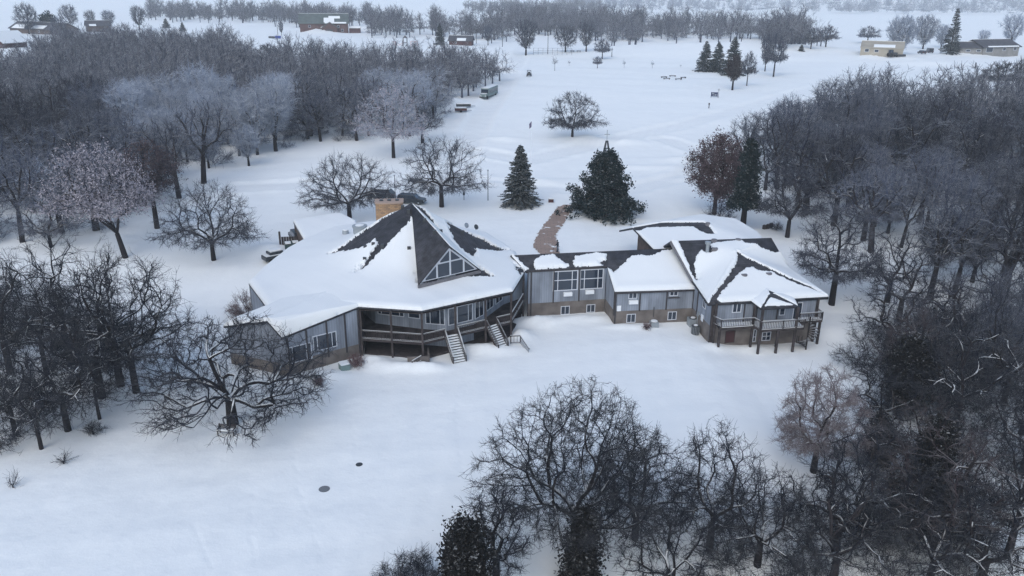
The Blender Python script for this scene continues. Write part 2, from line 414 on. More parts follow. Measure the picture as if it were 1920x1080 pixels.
def plant(p, name, label, cat, loc, rz, s, trunkm, crownm, group=None, leafm=None):
    t = thing(name, label, cat, loc, rz, group)
    t.scale = s if hasattr(s, '__len__') else (s, s, s)
    for nm, me, m in (('trunk', p.trunk, trunkm), ('crown', p.crown, crownm), ('leaves', p.leaf, leafm)):
        if me is None: continue
        if len(me.materials) == 0: me.materials.append(m)
        o = bpy.data.objects.new(nm, me); C.objects.link(o); o.parent = t
        o.material_slots[0].link = 'OBJECT'; o.material_slots[0].material = m
    return t
MB_dark = bark('bark_snow', (.018, .016, .018), snow=.75, lo=.52)
MB_trk = bark('bark_trunk', (.024, .021, .023), snow=.45, lo=.60)
MC_dark = bark('twigs_dark', (.018, .021, .036), snow=.2, lo=.55)
MC_near = bark('twigs_near', (.012, .014, .022), snow=.14, lo=.62)
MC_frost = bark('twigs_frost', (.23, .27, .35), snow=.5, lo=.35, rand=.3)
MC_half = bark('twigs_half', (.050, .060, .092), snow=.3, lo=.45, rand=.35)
MC_brown = bark('twigs_brown', (.042, .032, .036), snow=.15, lo=.5)
ML_pink = mat('leaves_frosted', (.36, .335, .37), var=.4, vscale=1.5, rough=.9)
ML_rust = mat('leaves_rust', (.085, .058, .062), var=.55, vscale=2, rough=.9)
# ------------------------------------------------------------------ the lodge (local frame s,t)
O2 = (12.4, 89.5); AL = math.radians(7.5)
def tow(s, t): return (O2[0]+s*math.cos(AL)-t*math.sin(AL), O2[1]+s*math.sin(AL)+t*math.cos(AL))
def tol(x, y):
    dx, dy = x-O2[0], y-O2[1]; return (dx*math.cos(AL)+dy*math.sin(AL), -dx*math.sin(AL)+dy*math.cos(AL))
def lray(u, v):
    r = ray(u, v); o = tol(0, 0); d = (r[0]*math.cos(AL)+r[1]*math.sin(AL), -r[0]*math.sin(AL)+r[1]*math.cos(AL), r[2])
    return np.array((o[0], o[1], CAM_H)), np.array(d)
LODGE = thing('lodge', 'large grey lodge with snow covered roofs, steep pointed hall roof and long right wing', 'lodge', (O2[0], O2[1], 0), AL)
M_side = mat('grey_siding', (.225, .25, .29), var=.28, vscale=.9, rough=.85, stretch=(1, 1, .25))
def board_bump(m, period=.3, strength=.5):
    n = m.node_tree; b = n.nodes['Principled BSDF']; tc = n.nodes.new('ShaderNodeTexCoord'); sp = n.nodes.new('ShaderNodeSeparateXYZ'); n.links.new(tc.outputs['Object'], sp.inputs[0])
    mm = n.nodes.new('ShaderNodeMath'); mm.operation = 'PINGPONG'; mm.inputs[1].default_value = period/2; n.links.new(sp.outputs[0], mm.inputs[0])
    cr = n.nodes.new('ShaderNodeMapRange'); cr.inputs[1].default_value = 0; cr.inputs[2].default_value = period*.09; n.links.new(mm.outputs[0], cr.inputs[0])
    src = b.inputs['Base Color'].links[0].from_socket
    mx = n.nodes.new('ShaderNodeMix'); mx.data_type = 'RGBA'; mx.inputs[6].default_value = (.09, .10, .115, 1)
    mr = n.nodes.new('ShaderNodeMapRange'); mr.inputs[3].default_value = .35; mr.inputs[4].default_value = 1; n.links.new(cr.outputs[0], mr.inputs[0])
    n.links.new(mr.outputs[0], mx.inputs[0]); n.links.new(src, mx.inputs[7]); n.links.new(mx.outputs[2], b.inputs['Base Color'])
board_bump(M_side)
M_base = mat('basement_stucco', (.15, .132, .12), var=.28, vscale=.7, rough=.95, bump=.2)
M_brown = mat('brown_siding', (.10, .075, .065), var=.25, vscale=1.2, rough=.9); board_bump(M_brown)
M_shin = mat('shingles', (.042, .043, .050), var=.35, vscale=1.1, rough=.95)
def shingle_rows(m):
    n = m.node_tree; b = n.nodes['Principled BSDF']; tc = n.nodes.new('ShaderNodeTexCoord')
    br = n.nodes.new('ShaderNodeTexNoise'); br.inputs['Scale'].default_value = 9; br.inputs['Detail'].default_value = 2
    n.links.new(tc.outputs['Object'], br.inputs['Vector'])
    sp = n.nodes.new('ShaderNodeSeparateXYZ'); n.links.new(tc.outputs['Object'], sp.inputs[0])
    mm = n.nodes.new('ShaderNodeMath'); mm.operation = 'FRACT'; ml = n.nodes.new('ShaderNodeMath'); ml.operation = 'MULTIPLY'; ml.inputs[1].default_value = 9
    n.links.new(sp.outputs['Z'], ml.inputs[0]); n.links.new(ml.outputs[0], mm.inputs[0])
    ad = n.nodes.new('ShaderNodeMath'); ad.operation = 'MULTIPLY_ADD'; ad.inputs[1].default_value = .35; n.links.new(mm.outputs[0], ad.inputs[0]); n.links.new(br.outputs[0], ad.inputs[2])
    mr = n.nodes.new('ShaderNodeMapRange'); mr.inputs[1].default_value = .35; mr.inputs[2].default_value = 1.0; mr.inputs[3].default_value = .55; mr.inputs[4].default_value = 1.5
    n.links.new(ad.outputs[0], mr.inputs[0])
    src = b.inputs['Base Color'].links[0].from_socket
    vm = n.nodes.new('ShaderNodeVectorMath'); vm.operation = 'SCALE'; n.links.new(src, vm.inputs[0]); n.links.new(mr.outputs[0], vm.inputs['Scale']); n.links.new(vm.outputs[0], b.inputs['Base Color'])
shingle_rows(M_shin)
M_trim = mat('dark_trim', (.045, .042, .046), rough=.7, var=.2)
M_fasc = mat('fascia', (.16, .155, .165), rough=.7, var=.2)
M_frame = mat('white_frame', (.56, .58, .62), rough=.6)
M_glass = mat('glass', (.018, .028, .045), rough=.08, spec=.8)
M_wood = mat('weathered_wood', (.050, .042, .042), rough=.9, var=.4, vscale=2)
M_deck = mat('deck_boards', (.05, .043, .043), rough=.9, var=.5, vscale=1.2)
M_rail = bark('rail_wood', (.040, .034, .036), snow=.85, lo=.6, vs=.3, rand=0)
M_dkwood = mat('brown_boarding', (.045, .038, .038), rough=.9, var=.3)
M_door = mat('red_door', (.06, .026, .027), rough=.7)
M_metal = mat('grey_metal', (.30, .33, .35), rough=.5, metal=.3)
M_dkmetal = mat('dark_metal', (.05, .055, .06), rough=.5)
M_white = mat('white_paint', (.7, .72, .74), rough=.6)
m = bpy.data.materials.new('chimney_brick'); m.use_nodes = True; M_chim = m
n = m.node_tree; b_ = n.nodes['Principled BSDF']; b_.inputs['Roughness'].default_value = .95
tc = n.nodes.new('ShaderNodeTexCoord'); sp = n.nodes.new('ShaderNodeSeparateXYZ'); cb = n.nodes.new('ShaderNodeCombineXYZ'); n.links.new(tc.outputs['Object'], sp.inputs[0])
ad = n.nodes.new('ShaderNodeMath'); n.links.new(sp.outputs[0], ad.inputs[0]); n.links.new(sp.outputs[1], ad.inputs[1]); n.links.new(ad.outputs[0], cb.inputs[0]); n.links.new(sp.outputs[2], cb.inputs[1])
br = n.nodes.new('ShaderNodeTexBrick'); br.inputs['Scale'].default_value = 1; br.inputs['Brick Width'].default_value = .42; br.inputs['Row Height'].default_value = .19; br.inputs['Mortar Size'].default_value = .018
br.inputs['Color1'].default_value = (.40, .25, .13, 1); br.inputs['Color2'].default_value = (.24, .155, .095, 1); br.inputs['Mortar'].default_value = (.16, .13, .11, 1)
n.links.new(cb.outputs[0], br.inputs['Vector']); n.links.new(br.outputs[0], b_.inputs['Base Color'])

class Roof:
    def __init__(s, tris, foot):
        s.T = [np.array(t, float) for t in tris]; s.foot = foot
    def h(s, x, y):
        x = np.asarray(x, float); y = np.asarray(y, float); z = np.full(x.shape, -99.)
        for t in s.T:
            (x0, y0, z0), (x1, y1, z1), (x2, y2, z2) = t
            D = (y1-y2)*(x0-x2)+(x2-x1)*(y0-y2)
            if abs(D) < 1e-9: continue
            a = ((y1-y2)*(x-x2)+(x2-x1)*(y-y2))/D; b = ((y2-y0)*(x-x2)+(x0-x2)*(y-y2))/D; c = 1-a-b
            ok = (a > -.012) & (b > -.012) & (c > -.012)
            z = np.where(ok, np.maximum(z, a*z0+b*z1+c*z2), z)
        return z
    def hit(s, u, v):
        o, d = lray(u, v); best = None
        t = np.arange(60, 140, .02); X = o[0]+d[0]*t; Y = o[1]+d[1]*t; Z = o[2]+d[2]*t
        h = s.h(X, Y); k = Z < h
        if k.any(): i = int(np.argmax(k)); return (X[i], Y[i])
        g = np.where(h > -50, Z-h, 99.)
        if g.min() < 3: i = min(int(np.argmin(g))+110, len(t)-1); return (X[i], Y[i])
        # outside the footprint: meet the level of the roof
        z = np.mean([p[2] for p in s.foot]); tt = (z-o[2])/d[2]; return (o[0]+d[0]*tt, o[1]+d[1]*tt)
    def slab(s, name, th=.22, matr=None, parent=None):
        V = []; F = []; ed = {}
        def vi(p):
            p = tuple(np.round(p, 4))
            if p not in V: V.append(p)
            return V.index(p)
        for t in s.T:
            f = [vi(p) for p in t]
            nz = np.cross(t[1]-t[0], t[2]-t[0])[2]
            if nz < 0: f = f[::-1]
            F.append(f)
            for a, b in zip(f, f[1:]+f[:1]): ed[(a, b)] = 1
        n0 = len(V); V2 = V+[(p[0], p[1], p[2]-th) for p in V]
        tris = F+[[c+n0 for c in f[::-1]] for f in F]
        quads = [(b, a, a+n0, b+n0) for (a, b) in ed if (b, a) not in ed]
        return link(name, np_mesh(name, V2, quads=quads, tris=tris), matr or M_shin, parent or LODGE)
    def snow(s, parent, bare=(), only=None, T=.26, cell=.10, rag=.16, extra=None, name='roof_snow', blur=9):
        fp = [(p[0], p[1]) for p in s.foot]; xs = [p[0] for p in fp]; ys = [p[1] for p in fp]
        X, Y = np.meshgrid(np.arange(min(xs)-cell, max(xs)+cell*2, cell), np.arange(min(ys)-cell, max(ys)+cell*2, cell), indexing='ij')
        def sd(P):
            d = seg_dist(X, Y, P+P[:1]); ins = np.zeros(X.shape, bool); j = len(P)-1
            for i in range(len(P)):
                xi, yi = P[i]; xj, yj = P[j]
                if abs(yj-yi) > 1e-9: ins ^= ((yi > Y) != (yj > Y)) & (X < (xj-xi)*(Y-yi)/(yj-yi)+xi)
                j = i
            return np.where(ins, d, -d)
        de = sd(fp)
        nz = rag*(wob(X, Y, 1.7, 0)+.8*wob(X, Y, .7, 2)+.5*wob(X, Y, .33, 4))
        db = np.full(X.shape, 9.)
        for P in bare: db = np.minimum(db, -sd([s.hit(*q) for q in P])+nz)
        if only is not None:
            on = np.full(X.shape, -9.)
            for P in only: on = np.maximum(on, sd([s.hit(*q) for q in P])+nz)
            db = np.minimum(db, on)
        h = s.h(X, Y)
        # nearest point on the outline for the cells just outside it
        nx = X.copy(); ny = Y.copy(); bd = np.full(X.shape, 1e9)
        for a, b in zip(fp, fp[1:]+fp[:1]):
            dx, dy = b[0]-a[0], b[1]-a[1]; t = np.clip(((X-a[0])*dx+(Y-a[1])*dy)/(dx*dx+dy*dy), 0, 1)
            px, py = a[0]+t*dx, a[1]+t*dy; d = np.hypot(X-px, Y-py); k = d < bd
            nx = np.where(k, px, nx); ny = np.where(k, py, ny); bd = np.where(k, d, bd)
        out = (de <= 0) & (de > -cell*1.5)
        X2 = np.where(out, nx, X); Y2 = np.where(out, ny, Y); h2 = s.h(X2, Y2); h = np.where(out, h2, h)
        r = .28
        pr = lambda d: np.sqrt(np.clip(1-(1-np.clip(d/r, 0, 1))**2, 0, 1))
        th = T*pr(de+.03)*pr(db*.8)*(1+.10*wob(X, Y, 7, 3)+.012*wob(X, Y, 1.6, 5))
        if extra is not None: th = th*extra(X, Y)
        hb = h.copy()
        if blur:
            ok = h > -50; wt = ok.astype(float); a_h = np.where(ok, h, 0.)
            def box(a):
                for ax in (0, 1):
                    pad = [(0, 0), (0, 0)]; pad[ax] = (blur+1, blur); c = np.cumsum(np.pad(a, pad), axis=ax)
                    a = (np.take(c, range(2*blur+1, c.shape[ax]), ax)-np.take(c, range(0, c.shape[ax]-2*blur-1), ax))
                return a
            for _ in range(2):
                a_h = box(a_h); wt = box(wt)
                sc_ = (2*blur+1)**2; a_h = a_h/sc_; wt = wt/sc_
            hb = np.where(ok, a_h/np.maximum(wt, 1e-6), h)
            kk = np.clip(np.minimum(de, db)/.8, 0, 1); hb = h+(np.clip(hb-h, -.14, .5))*kk*kk*(3-2*kk)
        h0 = h; h = hb
        z = np.where((db <= 0), h0-.03, h+np.maximum(th, .0)-np.where(th < .004, .03, 0))
        z = np.where(out, h-.02, z)
        good = ((de > 0) | out) & (db > -cell*1.2) & (h > -50)
        g = good[:-1, :-1] & good[1:, :-1] & good[1:, 1:] & good[:-1, 1:]
        anyin = (th > .004); g &= anyin[:-1, :-1] | anyin[1:, :-1] | anyin[1:, 1:] | anyin[:-1, 1:]
        idx = np.arange(X.size).reshape(X.shape)
        q = np.stack((idx[:-1, :-1][g], idx[1:, :-1][g], idx[1:, 1:][g], idx[:-1, 1:][g]), -1)
        used = np.unique(q); mp = np.zeros(X.size, int); mp[used] = np.arange(len(used))
        V = np.stack((X2.ravel()[used], Y2.ravel()[used], z.ravel()[used]), -1)
        return link(name, np_mesh(name, V, quads=mp[q], smooth=True), M_rsnow, parent)
def fan(c, ring): return [(c, ring[i], ring[(i+1) % len(ring)]) for i in range(len(ring))]

# hall roof
APX = (-23.85, 10.3, 13.2)
EV = [(-29.9, -5.8, 6.0), (-23.2, -7.7, 6.0), (-12.8, -2.9, 6.0), (-10.4, 3.9, 6.0), (-10.7, 10.5, 6.2), (-13.5, 19, 6.2), (-20, 25, 6.0), (-29.3, 27.2, 6.1), (-35, 25.6, 5.8), (-38.4, 21.2, 5.6), (-40.4, 16.8, 5.5), (-42.1, 10.6, 5.4), (-43.4, 5.6, 5.05), (-39.95, -3.1, 5.25)]
BR = []
for e in EV:
    dx, dy = e[0]-APX[0], e[1]-APX[1]; L = math.hypot(dx, dy); k = 10.0
    BR.append((APX[0]+dx/L*k, APX[1]+dy/L*k, 13.2-k*.61))
tr = []
for i in range(len(EV)):
    j = (i+1) % len(EV); tr += [(APX, BR[i], BR[j]), (BR[i], EV[i], EV[j]), (BR[i], EV[j], BR[j])]
R_hall = Roof(tr, EV); o_hall = R_hall.slab('hall_roof')
bare_hall = [[(774, 376), (760, 380), (618, 479), (650, 472), (683, 465), (696, 455), (704, 447), (709, 458), (666, 514), (690, 497), (725, 462), (735, 450), (760, 427), (771, 409), (777, 413), (783, 430), (790, 465), (788, 496), (783, 534), (830, 523), (855, 480), (800, 400)],
    [(786, 533), (796, 534), (838, 523), (812, 519), (790, 524)], [(850, 514), (855, 522), (925, 522), (914, 512), (898, 504)],
    [(838, 419), (852, 421), (900, 447), (935, 468), (971, 477), (929, 473), (917, 472), (892, 468), (889, 483), (873, 475), (858, 461), (846, 440)],
    [(965, 498), (984, 507), (976, 517), (970, 511)]]
R_hall.snow(o_hall, bare=bare_hall, T=.32, blur=16)
# dormer with the triangular window
T_ = (-19.75, -1.1, 11.05); BL_ = (-23.45, -3.35, 7.35); BR_ = (-16.1, 1.0, 7.35)
A2 = (APX[0], APX[1], APX[2]+.06)
R_dor = Roof([(A2, T_, BL_), (A2, T_, BR_)], [A2, BL_, T_, BR_]); o_dor = R_dor.slab('dormer_roof', .16)
R_d2 = Roof([(A2, T_, BR_)], [A2, T_, BR_]); R_d2.snow(o_dor, T=.16, blur=0)
fr = MB()
def P3(a, b, k): return tuple(a[i]+(b[i]-a[i])*k for i in range(3))
wT = (T_[0]-.05, T_[1]+.15, T_[2]-.28); wL = (BL_[0]+.35, BL_[1]+.4, BL_[2]+.15); wR = (BR_[0]-.35, BR_[1]-.05, BR_[2]+.15)
nrm = Vector((wR[0]-wL[0], wR[1]-wL[1], 0)).cross(Vector((0, 0, 1))).normalized()
gl = MB().extr([wT, wL, wR], -nrm*.12).build('dormer_window', M_frame, LODGE)
pn = MB(); 
def tri_pt(a, h):  # a: 0..1 along the base, h: height above base
    p = P3(wL, wR, a); return Vector((p[0], p[1], p[2]+h))+nrm*.02
HT = wT[2]-wL[2]
for a0, a1, h0, h1 in ((.05, .26, .10, 9), (.29, .49, .10, HT*.50), (.52, .73, .10, HT*.50), (.76, .96, .10, 9), (.31, .49, HT*.55, 9), (.52, .70, HT*.55, 9)):
    lim = lambda a: (HT*2*min(a, 1-a))-.22
    pts = [tri_pt(a0, max(h0, 0)) if lim(a0) > h0 else None, tri_pt(a1, h0) if lim(a1) > h0 else None]
    q = []
    xs = [a0+(a1-a0)*k/8 for k in range(9)]
    up_ = [(a, min(h1, lim(a))) for a in xs if lim(a) > h0+.02]
    if len(up_) < 2: continue
    pn.poly([tri_pt(up_[0][0], h0), tri_pt(up_[-1][0], h0)]+[tri_pt(a, h) for a, h in up_[::-1]])
pn.build('pane', M_glass, gl)
MB().bar(Vector(BL_)-Vector((0, 0, .2)), Vector(BR_)-Vector((0, 0, .2)), .18, .34).build('dormer_sill', M_fasc, LODGE)
# left wing roof
W1, W2, W3 = (-37.5, -9.75, 4.5), (-38.9, -9.15, 6.15), (-44.0, -6.2, 4.55)
MJ = (-30.0, 3.5, 6.3); X1 = (-28.5, -2.2, 5.9); X2 = (-38.0, .2, 5.2)
c1 = EV[0]; L2 = EV[-1]
R_lw = Roof([(W2, W1, c1), (W2, c1, X1), (W2, X1, MJ), (W2, MJ, X2), (W2, X2, L2), (W2, L2, W3)], [W1, c1, X1, MJ, X2, L2, W3, W2]); o_lw = R_lw.slab('left_wing_roof')
R_lw.snow(o_lw, T=.34, blur=20)
# middle wing roof: one slope, stepped eave
sl = lambda t: 4.42+.412*t
Q = [(-10.3, 3.75), (-.15, 4.35), (-.15, -.1), (9.9, -.2), (10.3, 7.0), (-11.8, 6.65)]
q3 = [(x, y, sl(y)) for x, y in Q]; rb = (10.3, 13.6, 4.6); lb = (-11.8, 13.3, 4.6); mid = (-.15, 6.85, sl(6.85))
R_mid = Roof([(q3[0], q3[1], mid), (q3[0], mid, q3[5]), (q3[1], q3[2], q3[3]), (q3[1], q3[3], mid), (q3[3], q3[4], mid), (mid, q3[4], rb), (q3[5], mid, rb), (q3[5], rb, lb)], [q3[0], q3[1], q3[2], q3[3], q3[4], rb, lb, q3[5]])
o_mid = R_mid.slab('wing_roof', .2)
pt = [[(1003, 487), (1019, 479), (1041, 478), (1051, 488), (1067, 499), (1062, 503), (1006, 506), (1001, 497)],
    [(1078, 481), (1095, 479), (1118, 474), (1136, 477), (1137, 487), (1124, 492), (1129, 499), (1078, 501), (1075, 490)],
    [(1274, 465), (1247, 470), (1217, 481), (1205, 478), (1185, 480), (1167, 497), (1150, 511), (1137, 500), (1133, 505), (1150, 560), (1340, 560), (1330, 470)],
    [(950, 476), (966, 481), (990, 504), (985, 514), (960, 500)], [(940, 477), (1300, 461), (1300, 430), (940, 440)]]
R_mid.snow(o_mid, only=pt, T=.22, rag=.12)
# right building
a_, b_, c_, d_, e_, f_, g_ = (8.4, 6.0, 8.6), (21.7, 6.0, 8.6), (15.65, 2.2, 8.05), (9.05, -6.4, 5.0), (23.8, -5.9, 5.0), (9.5, .15, 5.35), (23.45, 3.6, 5.2)
bk1, bk2 = (8.4, 12.5, 5.0), (22.3, 12.5, 5.0)
R_rt = Roof([(a_, f_, c_), (f_, d_, c_), (a_, c_, b_), (b_, c_, g_), (g_, c_, e_), (c_, d_, e_), (a_, b_, bk2), (a_, bk2, bk1), (b_, g_, bk2)], [a_, f_, d_, e_, g_, bk2, bk1])
o_rt = R_rt.slab('right_roof', .34, M_shin)
bare_rt = [[(1240, 440), (1256, 451), (1443, 444), (1500, 470), (1478, 496), (1452, 474), (1427, 466), (1398, 457), (1390, 450), (1343, 456), (1331, 459), (1338, 472), (1326, 475), (1315, 470), (1305, 480), (1302, 500), (1309, 527), (1300, 520)],
    [(1382, 472), (1383, 490), (1375, 503), (1357, 528), (1328, 568), (1330, 580), (1352, 574), (1344, 560), (1363, 537), (1382, 517), (1398, 503), (1412, 502), (1423, 508), (1447, 510), (1460, 518), (1480, 527), (1520, 542), (1545, 553), (1520, 538), (1480, 521), (1427, 496), (1400, 484)]]
R_rt.snow(o_rt, bare=bare_rt, T=.24, rag=.08)
pp = [(14.2, -6.25, 5.0), (14.65, -8.1, 4.78), (19.15, -7.95, 4.78), (19.5, -6.0, 5.0), (16.75, -6.2, 5.75), (16.75, -4.4, 5.72)]
R_po = Roof([(pp[0], pp[1], pp[4]), (pp[1], pp[2], pp[4]), (pp[2], pp[3], pp[4]), (pp[0], pp[4], pp[5]), (pp[3], pp[4], pp[5])], [pp[0], pp[1], pp[2], pp[3], pp[5]]); o_po = R_po.slab('porch_roof', .2)
R_po.snow(o_po, only=[[(1400, 560), (1426, 578), (1443, 551), (1436, 540)], [(1434, 574), (1444, 557), (1488, 572)], [(1449, 550), (1496, 573), (1490, 556)]], T=.16, rag=.03, cell=.08)
# rear building
K = [(5.8, 14.4, 8.0), (16.3, 15.2, 8.0), (7.3, 7.6, 6.5), (23, 8.5, 6.2), (22.6, 19.5, 7.2), (24.5, 15.8, 6.2), (18, 20.5, 7.7), (5.5, 20, 6.0)]
R_bk = Roof([(K[0], K[2], K[1]), (K[2], K[3], K[1]), (K[1], K[3], K[5]), (K[1], K[5], K[4]), (K[1], K[4], K[6]), (K[0], K[1], K[6]), (K[0], K[6], K[7])], [K[0], K[2], K[3], K[5], K[4], K[6], K[7]]); o_bk = R_bk.slab('rear_roof', .25)
R_bk.snow(o_bk, bare=[[(1180, 424), (1319, 417), (1342, 440), (1326, 440), (1310, 433), (1300, 426), (1212, 428), (1199, 434), (1190, 436)]], T=.26, rag=.06)
# garage
Gp = [(-41.1, 29.6, 5.9), (-38.2, 20.0, 5.3), (-31.5, 24, 5.95), (-31.9, 27.5, 6.2), (-34.6, 32.3, 6.3)]
R_ga = Roof([(Gp[0], Gp[1], Gp[2]), (Gp[0], Gp[2], Gp[3]), (Gp[0], Gp[3], Gp[4])], Gp); o_ga = R_ga.slab('garage_roof', .3, M_fasc); R_ga.snow(o_ga, T=.3)

# walls ------------------------------------------------------------
class Wall:
    def __init__(s, p0, p1):
        s.p0 = Vector((*p0, 0)); s.p1 = Vector((*p1, 0)); s.d = (s.p1-s.p0); s.L = s.d.length; s.d.normalize(); s.n = s.d.cross(Vector((0, 0, 1))); s.rz = math.atan2(s.d.y, s.d.x)
    def px(s, u, v):
        o, d = lray(u, v); o = Vector(o); d = Vector(d); t = (s.p0-o).dot(s.n)/d.dot(s.n); h = o+d*t
        return ((h-s.p0).dot(s.d), h.z)
    def panel(s, name, mt, prof, th=.15, off=0, x0=0, x1=None):
        """prof: list of (x,z) outline; the wall's outer face is at local y=0, -y is outside"""
        b = MB(); b.extr([(x, off, z) for x, z in prof], (0, th, 0)); o = b.build(name, mt, LODGE)
        o.location = s.p0; o.rotation_euler = (0, 0, s.rz); return o
    def rect(s, name, mt, z0, z1, th=.15, off=0, x0=0, x1=None):
        x1 = s.L if x1 is None else x1; return s.panel(name, mt, [(x0, z0), (x1, z0), (x1, z1 if not hasattr(z1, '__len__') else z1[1]), (x0, z1 if not hasattr(z1, '__len__') else z1[0])], th, off)
    def post(s, x, z0, z1, w=.14, d=.10, mt=None, name='timber_post'):
        o = MB().box(x-w/2, x+w/2, -d, .02, z0, z1).build(name, mt or M_trim, LODGE); o.location = s.p0; o.rotation_euler = (0, 0, s.rz); return o
    def window(s, x0, z0, x1, z1, cols=(.5,), rows=(), f=.09, name='window', prot=.07, fm=None, pm=None):
        b = MB(); y0, y1 = -prot, -.005
        for (a, c) in ((x0, x0+f), (x1-f, x1)): b.box(a, c, y0, y1, z0, z1)
        for (a, c) in ((z0, z0+f), (z1-f, z1)): b.box(x0+f, x1-f, y0, y1, a, c)
        fl = [x0+f]+[x for k in cols for x in (x0+(x1-x0)*k-f*.4, x0+(x1-x0)*k+f*.4)]+[x1-f]
        for i in range(1, len(fl)-1, 2): b.box(fl[i], fl[i+1], y0+.01, y1, z0+f, z1-f)
        for k in rows:
            zc = z0+(z1-z0)*k
            for i in range(0, len(fl), 2): b.box(fl[i], fl[i+1], y0+.01, y1, zc-f*.4, zc+f*.4)
        o = b.build(name, fm or M_frame, LODGE); o.location = s.p0; o.rotation_euler = (0, 0, s.rz)
        MB().box(x0+f*.5, x1-f*.5, -.035, -.006, z0+f*.5, z1-f*.5).build('pane', pm or M_glass, o)
        return o
# left wing walls
Wl = Wall((-37.2, -9.6), (-29.95, -5.65))
Wl.rect('left_wing_basement', M_base, -1.2, 1.6, off=-.03)
Wl.rect('left_wing_wall', M_side, 1.6, (4.35, 5.85))
for k in (.02, .27, .545, .80, .985): Wl.post(Wl.L*k, 1.0 if .1 < k < .9 else -.5, 4.3+1.5*k, .16)
def pxwin(W, u0, v0, u1, v1, **kw):
    x0, z0 = W.px(u0, v0); x1, z1 = W.px(u1, v1); return W.window(x0, z0, x1, z1, **kw)
pxwin(Wl, 588, 660, 630, 620, cols=(.18, .80)); pxwin(Wl, 541, 683, 583, 641, cols=(.2, .78))
We = Wall((-43.7, -5.9), (-37.25, -9.55))
xm = We.L*.83
We.rect('end_basement', M_base, -1.2, 1.3, off=-.03)
We.panel('end_wall', M_side, [(0, 1.3), (We.L, 1.3), (We.L, 4.35), (xm, 5.9), (0, 4.35)])
Wh = Wall((-43.2, 5.3), (-40.2, -1.9)); Wh.rect('hall_side_wall', M_side, -.5, (4.85, 4.6))
Wq = Wall((-40.2, -1.9), (-43.7, -5.9)); Wq.rect('rear_left_wall', M_side, -.5, (4.5, 4.3))
for a, b2, nm, mm in (((-10.9, 10.5), (-13.7, 18.8), 'hall_back_wall', M_side), ((-13.7, 18.8), (-20.1, 24.8), 'hall_back_wall', M_side), ((-20.1, 24.8), (-29.3, 27), 'hall_back_wall', M_side),
        ((-40.3, 16.7), (-42, 10.5), 'hall_back_wall', M_side), ((-42, 10.5), (-43.2, 5.4), 'hall_back_wall', M_side)):
    Wall(b2, a).rect(nm, mm, 0, 5.1)
Wg = Wall((-40.9, 29.4), (-38.05, 20.1)); Wg.rect('garage_wall', M_brown, 0, (5.6, 5.0))
Wall((-34.4, 32), (-41, 29.4)).rect('garage_front_wall', M_brown, 0, 5.5)
# hall porch: inner walls, upper glazed, lower dark
inner = [(-29.6, 1.0), (-28.4, -1.6), (-23.0, -3.9), (-20.4, -4.7), (-17.3, -3.2), (-15.9, -1.6), (-13.2, 2.6), (-10.6, 4.6)]
Wi = [Wall(a, b) for a, b in zip(inner, inner[1:])]
for i, W in enumerate(Wi):
    W.rect('porch_wall', M_side, 2.25, 6.3, x0=0, x1=W.L); W.rect('lower_wall', M_side if i in (2, 3, 1) else M_dkwood, -.6, 2.0)
Wi[1].window(.35, 3.45, 1.9, 4.75, cols=(.3,)); Wi[1].window(2.0, 3.45, 3.6, 4.75, cols=(.65,)); Wi[1].window(4.1, 3.45, 5.5, 4.7, cols=())
Wi[2].window(.25, 2.95, 2.5, 4.9, cols=(.25, .75)); Wi[3].window(.15, 2.85, 1.0, 4.9, cols=()); Wi[3].window(1.25, 2.85, 3.3, 4.95, cols=(.72,))
Wi[4].window(.2, 2.8, 1.9, 4.9, cols=(.5,)); Wi[5].window(.4, 3.0, 2.2, 4.8, cols=(.5,)); Wi[5].window(2.8, 3.0, 4.6, 4.8, cols=(.5,))
Wi[1].window(.9, .95, 2.3, 1.6, cols=(.5,), f=.06); Wi[1].window(2.5, .95, 3.9, 1.6, cols=(.5,), f=.06); Wi[1].window(4.4, .85, 5.5, 1.55, cols=(), f=.06)
dk = [(-29.8, -5.6), (-23.2, -7.45), (-12.95, -2.75), (-10.6, 3.7)]
MB().prism([(-29.9, 1.2), (-29.8, -5.7), (-23.2, -7.5), (-12.9, -2.8), (-10.6, 3.7), (-10.6, 4.7)], 2.02, 2.2).build('porch_floor', M_deck, LODGE)
MB().prism([(-29.9, 1.2), (-29.8, -5.7), (-23.2, -7.55), (-12.85, -2.8), (-10.55, 3.7), (-10.6, 4.7)], 5.55, 5.62).build('porch_ceiling', M_dkwood, LODGE)
Wp = Wall((-29.9, 1.2), (-29.85, -5.6)); Wp.rect('porch_end_wall', M_dkwood, -.5, 5.8)
MB().box(-29.9, -10.5, 6, 6.2, -.5, 5.6).build('hall_core_wall', M_dkwood, LODGE)
